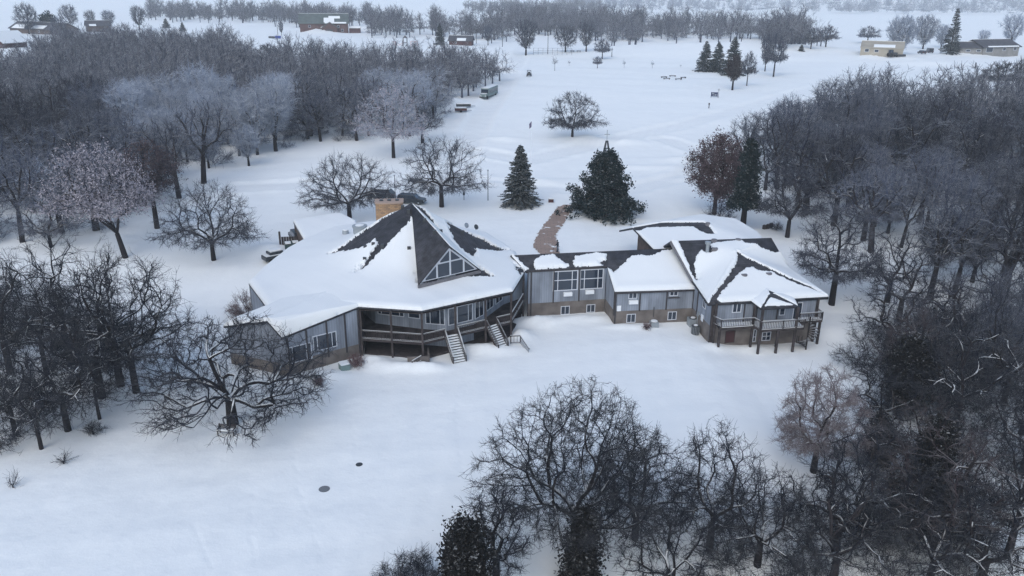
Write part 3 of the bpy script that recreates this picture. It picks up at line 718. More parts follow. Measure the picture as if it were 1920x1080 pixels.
def railing(pts, z, h=1.0, name='railing', bal=.16, pitch=.28, rw=.07, tilt=None, parent=None, mt=None):
    b = MB()
    for a, c in zip(pts, pts[1:]):
        za = a[2] if len(a) > 2 else z; zc = c[2] if len(c) > 2 else z
        a3 = Vector((a[0], a[1], za)); c3 = Vector((c[0], c[1], zc)); L = (c3-a3).length
        b.bar(a3+Vector((0, 0, h)), c3+Vector((0, 0, h)), .14, .05); b.bar(a3+Vector((0, 0, .12)), c3+Vector((0, 0, .12)), .09, .07); b.bar(a3+Vector((0, 0, h-.12)), c3+Vector((0, 0, h-.12)), .06, .06)
        k = max(int(L/pitch), 1)
        for i in range(1, k):
            p = a3.lerp(c3, i/k); b.bar(p+Vector((0, 0, .12)), p+Vector((0, 0, h-.1)), .04, .04, up=(1, 0, 0))
        for i in range(int(L/2.6)+1):
            p = a3.lerp(c3, i/(int(L/2.6) or 1)); b.bar(p, p+Vector((0, 0, h)), .11, .11, up=(1, 0, 0))
    return b.build(name, mt or M_rail, parent or LODGE)
def lerp2(a, b, k): return (a[0]+(b[0]-a[0])*k, a[1]+(b[1]-a[1])*k)
railing([dk[0], dk[1]], 2.2); railing([dk[1], lerp2(dk[1], dk[2], .24)], 2.2); railing([lerp2(dk[1], dk[2], .385), lerp2(dk[1], dk[2], .70)], 2.2); railing([lerp2(dk[1], dk[2], .84), dk[2]], 2.2)
MB().bar((*dk[0], 2.08), (*dk[1], 2.08), .12, .3).bar((*dk[1], 2.08), (*dk[2], 2.08), .12, .3).bar((*dk[2], 2.08), (*dk[3], 2.08), .12, .3).build('porch_beam', M_rail, LODGE)
for p in (dk[0], lerp2(dk[0], dk[1], .5), dk[1], lerp2(dk[1], dk[2], .36), lerp2(dk[1], dk[2], .70), dk[2], dk[3]):
    MB().box(p[0]-.11, p[0]+.11, p[1]-.11, p[1]+.11, -.6, 5.85).build('porch_post', M_wood, LODGE)
def stair(pb, pt, w, z0, z1, nst, name='stair'):
    """pb,pt: bottom/top centre (s,t)"""
    b = MB(); B = Vector((*pb, 0)); T = Vector((*pt, 0)); d = (T-B).normalized(); nn = d.cross(Vector((0, 0, 1)))
    for k in range(nst):
        f = (k+.5)/nst; c = B.lerp(T, f); z = z0+(z1-z0)*(k+1)/nst; dep = (T-B).length/nst
        b.bar(Vector((c.x, c.y, z))-nn*w/2, Vector((c.x, c.y, z))+nn*w/2, dep*.98, .06)
    for sg in (-1, 1): b.bar(Vector((B.x, B.y, z0))+nn*sg*w/2, Vector((T.x, T.y, z1))+nn*sg*w/2, .06, .32)
    o = b.build(name, M_rail, LODGE)
    sn = MB()
    for k in range(nst):
        f = (k+.45)/nst; c = B.lerp(T, f); z = z0+(z1-z0)*(k+1)/nst+.09; dep = (T-B).length/nst
        sn.bar(Vector((c.x, c.y, z))-nn*w*.47, Vector((c.x, c.y, z))+nn*w*.42, dep*.75, .1)
    sn.build('stair_snow', M_rsnow, o)
    for sg in (-1, 1):
        a = Vector((B.x, B.y, z0))+nn*sg*w/2; c = Vector((T.x, T.y, z1))+nn*sg*w/2
        railing([tuple(a), tuple(c)], 0, h=.95, name='stair_railing', parent=o, pitch=.2)
    return o
m1 = lerp2(dk[1], dk[2], .3125); m2 = lerp2(dk[1], dk[2], .77)
stair((-19.25, -8.35), m1, 1.5, -.1, 2.2, 11); stair((-14.15, -5.5), m2, 1.45, -.1, 2.2, 11)
railing([dk[2], dk[3]], 2.2)
railing([(-13.2, -4.6, .3), (-12.1, -4.6, .3), (-11.4, -7.0, -.3)], 0, h=1.0, name='landing_railing')
MB().box(-24.9, -22.6, -8.3, -8.1, -.2, .9).box(-22.7, -22.5, -8.2, -6, -.2, .9).build('cellar_wall', M_base, LODGE)
railing([(-24.4, -9.0, .1), (-23.4, -8.6, .5)], 0, h=.7, name='cellar_railing')
# middle wing walls
Wa = Wall((-10.1, 3.72), (-.2, 4.3)); Wa.rect('wing_basement', M_base, -.6, 1.78, off=-.03); Wa.rect('wing_wall', M_side, 1.78, 5.95)
MB().bar((-10.3, 3.66, 6.02), (-.15, 4.26, 6.02), .16, .26).build('fascia_board', M_trim, LODGE)
for k in (.045, .33, .66, ): Wa.post(Wa.L*k, 1.7 if k > .1 else -.4, 5.9, .15)
Wa.post(.02, -.4, 5.9, .1)
pxwin(Wa, 1036, 546, 1084, 506, cols=(.2, .77), rows=(.53,), f=.11); pxwin(Wa, 1086, 543, 1132, 503, cols=(.2, .77), rows=(.53,), f=.11)
pxwin(Wa, 1051, 590, 1068, 573, cols=(.5,), f=.08); pxwin(Wa, 1099, 586, 1116, 570, cols=(.5,), f=.08)
def acbox(W, u, v, w=1.1, h=.42):
    x, z = W.px(u, v); o = MB().box(x-w/2, x+w/2, -.32, 0, z-h/2, z+h/2).build('wall_air_conditioner', M_white, LODGE); o.location = W.p0; o.rotation_euler = (0, 0, W.rz)
    MB().box(x-w/2+.02, x+w/2-.02, -.31, 0, z+h/2, z+h/2+.05).build('snow_cap', M_rsnow, o)
acbox(Wa, 1064, 551); acbox(Wa, 1105, 547)
Ws = Wall((-.1, 4.3), (.0, .05)); Ws.rect('step_basement', M_base, -.6, 1.78, off=-.03); Ws.panel('step_wall', M_side, [(0, 1.78), (Ws.L, 1.78), (Ws.L, 4.35), (0, 6.05)])
Ws.post(Ws.L-.25, 1.2, 4.3, .5, .05)
Wb = Wall((0, 0), (9.8, 0)); Wb.rect('wing_basement', M_base, -.6, 1.83, off=-.03); Wb.rect('wing_wall', M_side, 1.83, 4.25)
MB().box(-.15, 9.6, -.24, -.10, 4.12, 4.36).build('fascia_board', M_trim, LODGE)
for u in (1200, 1250, 1300): x, _ = Wb.px(u, 560); Wb.post(x, 1.75, 4.2, .15)
Wb.post(.07, -.3, 4.2, .15)
pxwin(Wb, 1178, 560, 1195, 546, cols=(.5,), f=.08); pxwin(Wb, 1255, 555, 1272, 541, cols=(.5,), f=.08)
pxwin(Wb, 1174, 605, 1192, 588, cols=(.5,), f=.08); pxwin(Wb, 1251, 600, 1269, 583.5, cols=(.5,), f=.08)
acbox(Wb, 1187, 566, 1.1, .4)
x, z = Wb.px(1263, 557.5); o = MB().box(x-.7, x+.7, -.2, 0, z-.06, z+.04).build('window_shelf', M_trim, LODGE)
x, z = Wb.px(1160.5, 578); MB().box(x-.25, x+.25, -.08, 0, z-.35, z+.35).build('meter_box', M_white, LODGE)
x, z = Wb.px(1225, 590); MB().cyl((x, -.1, .9), (x, -.1, 2.2), .04).build('vent_pipe', M_dkmetal, LODGE)
# right building walls
Wr = Wall((9.75, .1), (9.8, -6.1)); Wr.rect('right_basement', M_base, -1.6, 1.9, off=-.03); Wr.rect('right_side_wall', M_side, 1.9, 4.9)
Wr.post(1.6, 1.6, 4.8, .13); Wr.post(Wr.L-.1, -1.4, 4.8, .16)
pxwin(Wr, 1318, 575, 1325, 562, cols=(.5,), f=.07); x, z = Wr.px(1317, 596); o = MB().box(x-.3, x+.3, -.08, 0, z-.4, z+.4).build('wall_sign', M_white, LODGE); o.location = Wr.p0; o.rotation_euler = (0, 0, Wr.rz)
x, z = Wr.px(1310, 592); o = MB().cyl((x, -.1, -.5), (x, -.1, z+.5), .05).box(x-.18, x+.18, -.2, 0, z, z+.5).build('meter', M_metal, LODGE); o.location = Wr.p0; o.rotation_euler = (0, 0, Wr.rz)
Wf = Wall((9.8, -6.1), (22.6, -5.7)); Wf.rect('front_basement', M_base, -1.8, 2.1, off=-.03); Wf.rect('front_wall', M_side, 2.1, 4.95)
We2 = Wall((22.6, -5.7), (22.3, 5)); We2.rect('east_wall', M_side, -2.5, 4.95)
pxwin(Wf, 1372, 586.5, 1391, 568, cols=(.5,), f=.1)
o = Wf.window(*Wf.px(1358, 643), *Wf.px(1379, 619), cols=(), f=.07, name='door', fm=M_wood, pm=M_door)
pxwin(Wf, 1427, 639, 1446, 621, cols=(.5,), rows=(.5,), f=.09); pxwin(Wf, 1410, 641, 1419, 617, cols=(), rows=(.4,), f=.09)
for k in (.3, .42, .62, .8, .995): Wf.post(Wf.L*k, 2.2, 4.9, .14)
Wf.post(.15, -1.5, 4.9, .45, .12, M_wood)
Wf.window(8.2, 2.9, 8.9, 4.3, cols=(), f=.08); Wf.window(9.9, 2.3, 11.0, 4.4, cols=(), f=.08)
Wl3 = Wall((14.8, -8.0), (22.6, -7.2)); 
# right decks
def deck(poly, z, name='balcony_floor'):
    o = MB().prism(poly, z-.28, z).build(name, M_wood, LODGE); P = [(sum(p[0] for p in poly)/len(poly)*.03+p[0]*.97, sum(p[1] for p in poly)/len(poly)*.03+p[1]*.97) for p in poly]
    MB().prism(P, z, z+.07).build('deck_snow', M_rsnow, o)
deck([(10.4, -6.1), (10.4, -7.5), (14.4, -7.3), (14.45, -6.1)], 2.35); deck([(14.45, -5.9), (14.4, -7.35), (14.75, -8.55), (20.0, -8.3), (20.1, -6.0)], 2.35); deck([(20.1, -5.8), (20.1, -6.9), (23.0, -6.7), (23.0, -4.2), (22.5, -4.2), (22.5, -5.8)], 2.45)
railing([(9.95, -6.25), (10.45, -7.45), (14.4, -7.25), (14.75, -8.5), (20.0, -8.25)], 2.35, pitch=.2, bal=.1); railing([(20.1, -6.85), (22.95, -6.65), (22.95, -4.3)], 2.45, pitch=.2)
for p, zt in (((10.4, -7.3), 2.3), ((14.75, -8.35), 4.8), ((16.9, -8.35), 2.2), ((19.0, -8.2), 4.8), ((22.85, -6.5), 2.3), ((14.4, -7.0), 4.9), ((17.6, -6.9), 2.2), ((10.1, -6.4), 4.9), ((22.6, -5.85), 4.95)):
    MB().box(p[0]-.12, p[0]+.12, p[1]-.12, p[1]+.12, -2.6, zt).build('deck_post', M_wood, LODGE)
# spiral stair
sp = MB(); cx, cy = 20.9, -7.7; sp.cyl((cx, cy, -1.6), (cx, cy, 3.4), .09)
for k in range(16):
    a = math.radians(70-k*24); z = 2.2-k*.2; r = 1.15; a2 = a-math.radians(20)
    sp.extr([(cx, cy, z), (cx+r*math.cos(a), cy+r*math.sin(a), z), (cx+r*math.cos(a2), cy+r*math.sin(a2), z)], (0, 0, .06))
    sp.bar((cx+r*math.cos(a), cy+r*math.sin(a), z), (cx+r*math.cos(a), cy+r*math.sin(a), z+.95), .04)
sp.build('spiral_stair', bark('stair_treads', (.03, .027, .028), snow=.3, lo=.6, vs=.3, rand=0), LODGE)
x, z = Wf.px(1404, 632)
MB().box(15.8, 18.6, -9.3, -8.9, -9, -8.9).build('deck_board', M_wood, LODGE) if False else None
MB().prism([(-29.7, 1.2), (-29.6, -5.3), (-23.2, -7.2), (-13.1, -2.6), (-10.8, 3.7), (-10.8, 4.7)], -.4, .32).build('lower_porch_floor', M_dkwood, LODGE)
# walls of rear building and rake boards
Wall((6.6, 14.3), (7.4, 9.4)).rect('rear_wall', M_brown, 0, (7.7, 6.6)); Wall((23.6, 9.6), (24.2, 15.8)).rect('rear_wall', M_brown, 0, 6.0)
MB().bar(Vector(a_)+Vector((-.05, 0, -.12)), Vector(f_)+Vector((-.05, 0, -.12)), .1, .42).build('rake_board', M_fasc, LODGE)
# chimney
pts = []
for k in range(9):
    a = math.pi+math.pi*k/8; pts.append((-26.65+1.75*math.cos(a), 14.0+.45*math.sin(a)))
pts += [(-24.9, 15.6), (-28.4, 15.6)]
ch = MB().prism(pts, 4, 12.3).build('chimney', M_chim, LODGE)
cp = MB().prism([(p[0]*1.0+(p[0]+26.65)*.05, p[1]+(p[1]-14.6)*.08) for p in pts], 12.3, 12.5).build('chimney_cap', mat('cap_stone', (.36, .27, .22), rough=.9), ch)
for dx in (-1, 0, 1): MB().cyl((-26.65+dx, 14.6, 12.5), (-26.65+dx, 14.6, 12.65), .26, n=14).build('flue', M_dkmetal, ch)
# roof vents, pipes, fans
def on_roof(R, u, v):
    s_, t_ = R.hit(u, v); return s_, t_, float(R.h(np.array(s_), np.array(t_)))
for u, v in ((685, 466), (755, 391), (766, 399), (700, 461), (717, 464), (684, 489), (767, 469)): 
    s_, t_, z = on_roof(R_hall, u, v); MB().box(s_-.2, s_+.2, t_-.2, t_+.2, z-.1, z+.42).build('roof_vent', M_dkmetal, LODGE)
for u, v in ((796, 415), (815, 437), (807, 414), (795, 395), (827, 436)):
    s_, t_, z = on_roof(R_dor, u, v); MB().box(s_-.18, s_+.18, t_-.18, t_+.18, z-.1, z+.36).build('roof_vent', M_dkmetal, LODGE)
for u, v in ((867, 438), (933, 470)):
    s_, t_, z = on_roof(R_hall, u, v); MB().box(s_-.2, s_+.2, t_-.2, t_+.2, z-.1, z+.4).build('roof_vent', M_dkmetal, LODGE)
s_, t_, z = on_roof(R_hall, 675, 436); fn = MB().cyl((s_, t_, z-.1), (s_, t_, z+.75), .85, n=20).cyl((s_, t_, z+.75), (s_, t_, z+.95), .95, n=20).build('exhaust_fan', M_metal, LODGE); MB().cyl((s_, t_, z+.95), (s_, t_, z+1.02), .55, n=16).build('snow_cap', M_rsnow, fn)
s_, t_, z = on_roof(R_hall, 648.5, 443); fn = MB().cyl((s_, t_, z-.1), (s_, t_, z+.4), .3, n=14).cyl((s_, t_, z+.4), (s_, t_, z+.9), .48, .4, n=14).build('exhaust_fan', M_metal, LODGE); MB().cyl((s_, t_, z+.9), (s_, t_, z+1.0), .4, .3, n=14).build('snow_cap', M_rsnow, fn)
s_, t_, z = on_roof(R_rt, 1326, 472); MB().cyl((s_, t_, z-.1), (s_, t_, z+1.0), .22, n=12).cyl((s_, t_, z+1.0), (s_, t_, z+1.3), .36, n=12).build('flue_pipe', M_metal, LODGE)
for u, v in ((1395, 518.5), (1441, 516), (1339, 453), (1384, 452), (1340, 469)):
    s_, t_, z = on_roof(R_rt, u, v); MB().cyl((s_, t_, z-.1), (s_, t_, z+.30), .42, .36, n=14).build('roof_vent', M_fasc, LODGE)
s_, t_, z = on_roof(R_bk, 1327, 422); MB().cyl((s_, t_, z-.1), (s_, t_, z+.35), .4, .3, n=14).build('roof_vent', M_fasc, LODGE)
# ------------------------------------------------------------------ single trees
M_spruce = bark('spruce_needles', (.014, .026, .028), snow=.2, lo=.62, vs=1.0, rand=.15)
M_pine = bark('pine_needles', (.015, .026, .027), snow=.2, lo=.7, vs=1.0, rand=.1)
M_cedar = bark('cedar_needles', (.014, .014, .014), snow=.3, lo=.85, vs=1.2, rand=.1)
ML_brn = mat('leaves_brown', (.085, .062, .066), var=.4, vscale=2, rough=.9)
MC_red = bark('twigs_red', (.12, .065, .065), snow=.3, lo=.6)
MC_pale = bark('twigs_pale', (.16, .125, .13), snow=.3, lo=.5)
def depth_at(p): return p.y*math.cos(PITCH)-(p.z-CAM_H)*math.sin(PITCH)
_seed = [100]
def solve_h(p, top):
    a, b = .3, 60.
    for _ in range(40):
        m_ = (a+b)/2
        if proj(p.x, p.y, p.z+m_)[1] > top: a = m_
        else: b = m_
    return a
def tree_px(u, v, top, wpx, label, name='bare_tree', shape='dome', tm=None, cm=None, group=None, rz=None, leaf=None, lm=None, base_k=.2, trunk_k=.22, N=600, reuse=None, **kw):
    p = G(u, v); d = depth_at(p); el = math.atan2(CAM_H-p.z, p.y)
    W = wpx/2*d/FPX; kw.pop('hk', 0); H = solve_h(p, top+W*math.sin(el)*.30/d*FPX)
    KEEPOUT.append((p.x, p.y, min(W*.55, 5)))
    if reuse is not None:
        pr = reuse; s = (W/pr.W, W/pr.W, H/pr.H)
    else:
        _seed[0] += 1
        pr = proto(_seed[0], H=H, W=W*.93, N=N, trunk=H*trunk_k, base=H*base_k, shape=shape, leaf=leaf, rt=kw.pop('rt', .026*H), **kw); pr.W = W; pr.H = H; s = 1
    t = plant(pr, name, label, 'tree', p, rz or 0, s, tm or MB_trk, cm or MC_dark, group, lm); t['category'] = 'tree'
    return pr
def conifer(seed, H, W, dens=1.0, bare=.06, size=.34, name='c'):
    rs = np.random.RandomState(seed); p = Proto()
    tv, tq = tubes(np.array([[0, 0, -.3]]), np.array([[0, 0, H*.5]]), np.array([[0, 0, H]]), np.array([.022*H]), np.array([.02]), 7, 6)
    p.trunk = np_mesh('trunk', tv, quads=tq, smooth=True)
    P0 = []; C1 = []; P1 = []; c = []; ax = []
    z = H*bare
    while z < H*.985:
        f = (z-H*bare)/(H*(1-bare)); R = W*(1-f)**.85*(1+.12*math.sin(z*2.3+seed))+.12
        nb = max(5, int(9*dens*(1-f*.35)))
        for k in range(nb):
            a = rs.uniform(0, 6.283); r = R*rs.uniform(.72, 1.1); dz = -r*rs.uniform(.12, .34)+f*r*.5
            e = np.array([math.cos(a)*r, math.sin(a)*r, z+dz]); P0.append([0, 0, z]); C1.append([e[0]*.5, e[1]*.5, z+dz*.1]); P1.append(e)
            m = max(3, int(r/size*3.2)); t = (np.arange(m)+rs.uniform(size=m))/m*.85+.15
            q = (1-t)[:, None]**2*np.array(P0[-1])+2*(t*(1-t))[:, None]*np.array(C1[-1])+(t*t)[:, None]*e
            c.append(q); ax.append(np.tile([math.cos(a), math.sin(a), -.35], (m, 1)))
        z += H*.021*rs.uniform(.7, 1.3)/max(dens, .6)
    c = np.concatenate(c); ax = np.concatenate(ax)
    bv, bq = tubes(np.array(P0, float), np.array(C1, float), np.array(P1, float), np.full(len(P0), .03), np.full(len(P0), .01), 3, 2)
    k = 3; c = np.repeat(c, k, 0); ax = np.repeat(ax, k, 0)
    d = ax+rs.normal(size=c.shape)*np.array([.75, .75, .35]); d /= np.linalg.norm(d, axis=1, keepdims=True)
    s = size*rs.uniform(.6, 1.4, size=(len(c), 1)); sd_ = np.cross(d, rs.normal(size=c.shape)*[.4, .4, 1]); sd_ /= np.linalg.norm(sd_, axis=1, keepdims=True)
    V = np.stack((c-sd_*s*.16, c+d*s*.5-sd_*s*.22, c+d*s*1.1, c+d*s*.5+sd_*s*.22), 1).reshape(-1, 3)
    cv, cq = merge([(bv, bq), (V, np.arange(len(V)).reshape(-1, 4))])
    p.crown = np_mesh('crown', cv, quads=cq); p.leaf = None; p.H = H; p.W = W; p.cv, p.cq, p.tv, p.tq = cv, cq, tv, tq
    return p
def conifer_px(u, v, top, wpx, label, mt=None, name='spruce', group=None, reuse=None, hk=.92, **kw):
    p = G(u, v); d = depth_at(p); el = math.atan2(CAM_H-p.z, p.y)
    H = solve_h(p, top); W = wpx/2*d/FPX; KEEPOUT.append((p.x, p.y, W*.8))
    _seed[0] += 1
    pr = reuse or conifer(_seed[0], H, W, size=max(.26, .022*H), **kw)
    t = plant(pr, name, label, 'tree', p, _seed[0]*1.3, (W/pr.W, W/pr.W, H/pr.H) if reuse else 1, MB_dark, mt or M_spruce, group)
    return pr
BE = 'bare_tree'
# around the lawn
tree_px(437, 795, 572, 400, 'broad gnarled oak with wide low limbs standing over the snowy bench', name='oak_tree', shape='spread', cm=MC_near, tm=MB_dark, N=1500, base_k=.16, trunk_k=.26, wig=.24, gnarl=.3, rt=.46, rmin=.02, twigs=3, tl=.75, tr=.014, k0=9, hk=.95)
tree_px(1076, 1040, 684, 385, 'large spreading bare oak in the foreground with dense fine twigs, on the lawn edge', name='oak_tree', cm=MC_near, tm=MB_dark, N=3000, base_k=.24, trunk_k=.2, wig=.16, rt=.34, rmin=.016, twigs=4, tl=.55, tr=.0105, k0=6, hk=1.0)
p_a = tree_px(1073, 256, 166, 124, 'lone round bare tree in the open snow field behind the two evergreens', cm=MC_dark, N=900, base_k=.12, trunk_k=.16, wig=.14, tr=.02, rmin=.022, k0=6)
tree_px(656, 416, 276, 206, 'wide bare tree behind the garage roof, left of the brick chimney', cm=MC_dark, N=1000, base_k=.2, trunk_k=.25, wig=.13, tr=.015, rt=.34, k0=5, hk=1)
tree_px(828, 388, 240, 186, 'wide bare tree right of the dark cars, its long limb reaching right', cm=MC_dark, N=1000, base_k=.16, trunk_k=.28, wig=.13, tr=.015, rt=.36, hk=1)
tree_px(401, 488, 326, 212, 'spreading bare tree alone in the snow left of the lodge', cm=MC_dark, N=900, base_k=.18, trunk_k=.2, wig=.13, tr=.015, rt=.30, hk=1)
tree_px(236, 483, 258, 214, 'tree with frosted pinkish brown leaves and a leaning pale trunk', name='leafy_tree', cm=MC_dark, N=750, lean=(-3.0, 0), base_k=.38, trunk_k=.22, leaf=(4, .20, .75), lm=ML_pink, wig=.22, twigs=3, rt=.34)
tree_px(295, 428, 262, 120, 'brown leaved tree with a straight dark trunk behind the pinkish tree', name='leafy_tree', cm=MC_dark, N=420, base_k=.42, trunk_k=.4, leaf=(4, .22, .5), lm=ML_brn, shape='oval')
tree_px(738, 296, 152, 150, 'pale frosted tree with pinkish leaves at the wood edge above the left driveway', name='leafy_tree', cm=MC_frost, N=750, base_k=.25, trunk_k=.25, leaf=(3, .22, .4), lm=ML_pink, rt=.34)
tree_px(792, 268, 165, 105, 'smaller frosted bare tree beside the pinkish tree at the driveway', cm=MC_half, N=450)
tree_px(1339, 402, 246, 118, 'rust brown leaved tree right of the large pine', name='leafy_tree', cm=MC_brown, N=520, base_k=.16, trunk_k=.2, shape='oval', leaf=(5, .22, .9), lm=ML_rust, k0=7, hk=1)
tree_px(1476, 445, 292, 136, 'dark round headed bare tree behind the right end of the lodge', cm=MC_dark, N=800, base_k=.25, trunk_k=.22, tr=.016)
tree_px(1559, 571, 360, 188, 'tall dark bare tree just right of the right hand roof corner', cm=MC_dark, N=1100, base_k=.22, trunk_k=.3, tr=.014, rt=.36, wig=.18, hk=1)
tree_px(1345, 440, 372, 70, 'low twiggy shrub tree behind the rear roof', cm=MC_dark, N=300, base_k=.1, trunk_k=.08)
tree_px(1400, 330, 205, 110, 'open frosted bare tree at the near tip of the right wood, beside the road', cm=MC_half, N=600, shape='vase', tr=.018)
tree_px(1450, 300, 185, 120, 'frosted bare tree leaning over the road at the tip of the right wood', cm=MC_half, N=600, shape='dome', tr=.018)
# lower left group
LG = [(128, 808, 600, 210, 'squat forked bare tree nearest the lawn in the lower left corner wood'), (192, 746, 470, 190, 'thick trunked bare tree leaning left in the lower left wood'), (227, 724, 440, 215, 'tall straight bare tree in the lower left wood, third from the lawn'),
      (256, 736, 452, 230, 'rightmost tall bare tree of the lower left wood, beside the big oak'), (187, 786, 600, 120, 'thin bare tree in front of the thick trunk at the lower left'), (78, 842, 660, 160, 'small crooked bare tree with a snowy fallen limb at the lower left'),
      (133, 684, 400, 220, 'tall bare tree at mid depth of the lower left wood'), (90, 710, 470, 170, 'bare tree near the left picture edge among the lower left trees'), (20, 700, 440, 200, 'dark bare tree at the left picture edge above the lawn'), (30, 815, 610, 150, 'low dark bare tree at the left picture edge nearest the lawn')]
for i, (u, v, tp, wd, lb) in enumerate(LG):
    tree_px(u, v, tp, wd*1.25, lb, cm=MC_near, tm=MB_dark, N=[600, 480, 600, 650, 200, 260, 450, 320, 420, 320][i], base_k=.22, trunk_k=.3, wig=.2, gnarl=.2, tr=.014, rmin=.017, rt=[.26, .34, .34, .3, .14, .16, .3, .22, .3, .2][i], twigs=4, tl=.8)
# lower right
RG = [(1190, 1010, 775, 240, 'leaning bare oak with snow on its limbs, right of the foreground oak', 1000, MC_near), (1330, 1030, 770, 230, 'bare tree with snow laden horizontal limbs at the lower right', 900, MC_near), (1525, 885, 672, 190, 'slender tree with pale pinkish brown twigs at the edge of the lower right wood', 850, MC_pale),
      (1420, 1060, 850, 260, 'dark tangled bare tree at the bottom edge, lower right', 700, MC_near), (930, 1090, 880, 170, 'thin twiggy young tree between the cedar and the foreground oak', 450, MC_near), (1620, 1000, 760, 250, 'bare tree with snowy limbs between the two dark cedars', 800, MC_near),
      (1880, 760, 480, 260, 'tall dark bare tree on the steep slope at the right picture edge', 900, MC_dark), (1790, 800, 540, 220, 'dark bare tree behind the larger cedar on the right slope', 800, MC_near), (1740, 1100, 860, 280, 'dark bare tree at the bottom right corner', 700, MC_near), (1890, 1040, 740, 260, 'bare tree at the right picture edge near the bottom', 700, MC_near),
      (1250, 1120, 930, 220, 'low twiggy tree at the bottom edge below the oak', 450, MC_near)]
for u, v, tp, wd, lb, N_, cm_ in RG:
    tree_px(u, v, tp, wd, lb, cm=cm_, tm=MB_dark, N=N_, base_k=.2, trunk_k=.22, wig=.16, tr=.012 if cm_ is not MC_pale else .013, rmin=.015, twigs=3 if cm_ is not MC_pale else 6, tl=.7, rt=.26)
for i, (u, v, tp, wd, lb, cm_, N_) in enumerate([(770, 1118, 1035, 140, 'low fine twigged shrub at the bottom edge left of the dark cedar', MC_near, 600), (1620, 690, 608, 130, 'dark leafless shrub right of the spiral stair', MC_near, 450), (1700, 665, 560, 150, 'dark twiggy shrub on the slope above the cedars', MC_dark, 450),
        (463, 596, 545, 78, 'red twigged bush against the left end wall of the lodge', MC_red, 350), (1213, 618, 605, 22, 'tiny reddish bush in front of the wing basement', MC_red, 60), (668, 688, 662, 34, 'brown twiggy bush at the corner by the left wing', MC_red, 110), (598, 722, 705, 30, 'small reddish bush below the left wing basement', MC_red, 90),
        (1455, 432, 415, 30, 'low twiggy bush half buried in snow behind the lodge', MC_dark, 80), (25, 915, 868, 34, 'sparse twig sapling in the snow at the lower left edge', MC_near, 14), (120, 870, 845, 50, 'low thorny twigs at the edge of the lower left wood', MC_near, 24), (175, 815, 790, 50, 'small twiggy bush beside the squat forked tree', MC_near, 70)]):
    p = G(u, v); d = depth_at(p); H = (v-tp)*d/FPX*1.1; W = wd/2*d/FPX; _seed[0] += 1
    pr = proto(_seed[0], H=H, W=W, N=N_, trunk=.15, base=.08, shape='dome', k0=9, rt=.05 if N_ < 200 else .09, rmin=.012, tr=.010, twigs=4, tl=min(.6, H*.35), wig=.15)
    plant(pr, 'bush', lb, 'bush', p, 0, 1, MB_dark, cm_)
# evergreens
conifer_px(975, 385, 270, 74, 'dark green spruce left of the brick walkway', dens=1.3, hk=.98)
sp1 = conifer_px(1321, 134, 76, 42, 'left one of two touching dark spruces in the snow field', dens=1.2, bare=.01)
conifer_px(1344, 135, 77, 42, 'right one of two touching dark spruces in the snow field', reuse=sp1)
conifer_px(1372, 141, 68, 50, 'dark spruce behind the small brown oval tree', reuse=sp1)
sp2 = conifer_px(1781, 99, 14, 36, 'very tall narrow spruce between the parked cars and the grey house', dens=1.0, bare=.02)
conifer_px(825, 84, 43, 24, 'dark spruce beside the small brown cabin', reuse=sp1)
for u, v, tp, wd, lb in ((104, 112, 76, 26, 'small dark spruce at the top edge of the left wood, below the long house'), (55, 130, 100, 22, 'small dark spruce by the snowy clearing at the far left'), (128, 106, 80, 24, 'small dark spruce right of its twin below the long house'), (312, 52, 34, 18, 'round dark evergreen right of the tree row at upper left'), (343, 58, 41, 14, 'small pointed evergreen at the upper left wood edge'), (1310, 42, 32, 8, 'tiny dark evergreen on the field crest by the tree belt'), (1502, 96, 83, 14, 'small evergreen at the foot of the tree belt near the tan shed')):
    conifer_px(u, v, tp, wd, lb, reuse=sp1)
def pine_px(u, v, top, wpx, label, mt, name='pine_tree', N=170, n=26, size=.42, spread=.42, bk=.1, shape='oval', W_k=1, **kw):
    p = G(u, v); d = depth_at(p); el = math.atan2(CAM_H-p.z, p.y); H = solve_h(p, top); W = wpx/2*d/FPX*W_k; _seed[0] += 1
    KEEPOUT.append((p.x, p.y, W*.7))
    (tv, tq), (cv, cq), ends = grow(_seed[0], H=H, W=W*.9, N=N, trunk=H*.28, base=H*bk, shape=shape, twigs=1, tl=.5, tr=.02, rmin=.03, rt=.03*H, **kw)
    rs = np.random.RandomState(_seed[0]); lv, lq = tufts(ends, rs, n, size, spread)
    V, Q = merge([(cv, cq), (lv, lq)]); pr = Proto(); pr.trunk = np_mesh('trunk', tv, quads=tq, smooth=True); pr.crown = np_mesh('crown', V, quads=Q); pr.leaf = None
    plant(pr, name, label, 'tree', p, 0, 1, MB_dark, mt)
    return pr
def cone_env(P): return P
pine_px(1131, 404, 282, 156, 'large dark pine beside the brick walkway, cross tower behind it', M_pine, N=430, n=46, size=.30, spread=.30, bk=.10, shape='cone')
pine_px(1392, 432, 262, 62, 'narrow dark pine behind the rust brown tree', M_pine, N=190, bk=.3, n=34, size=.36, spread=.36, shape='cone')
pine_px(92, 62, 25, 26, 'lopsided pine over the roof of the long house', M_pine, N=60, n=14, size=1.2, spread=1.0, bk=.3)
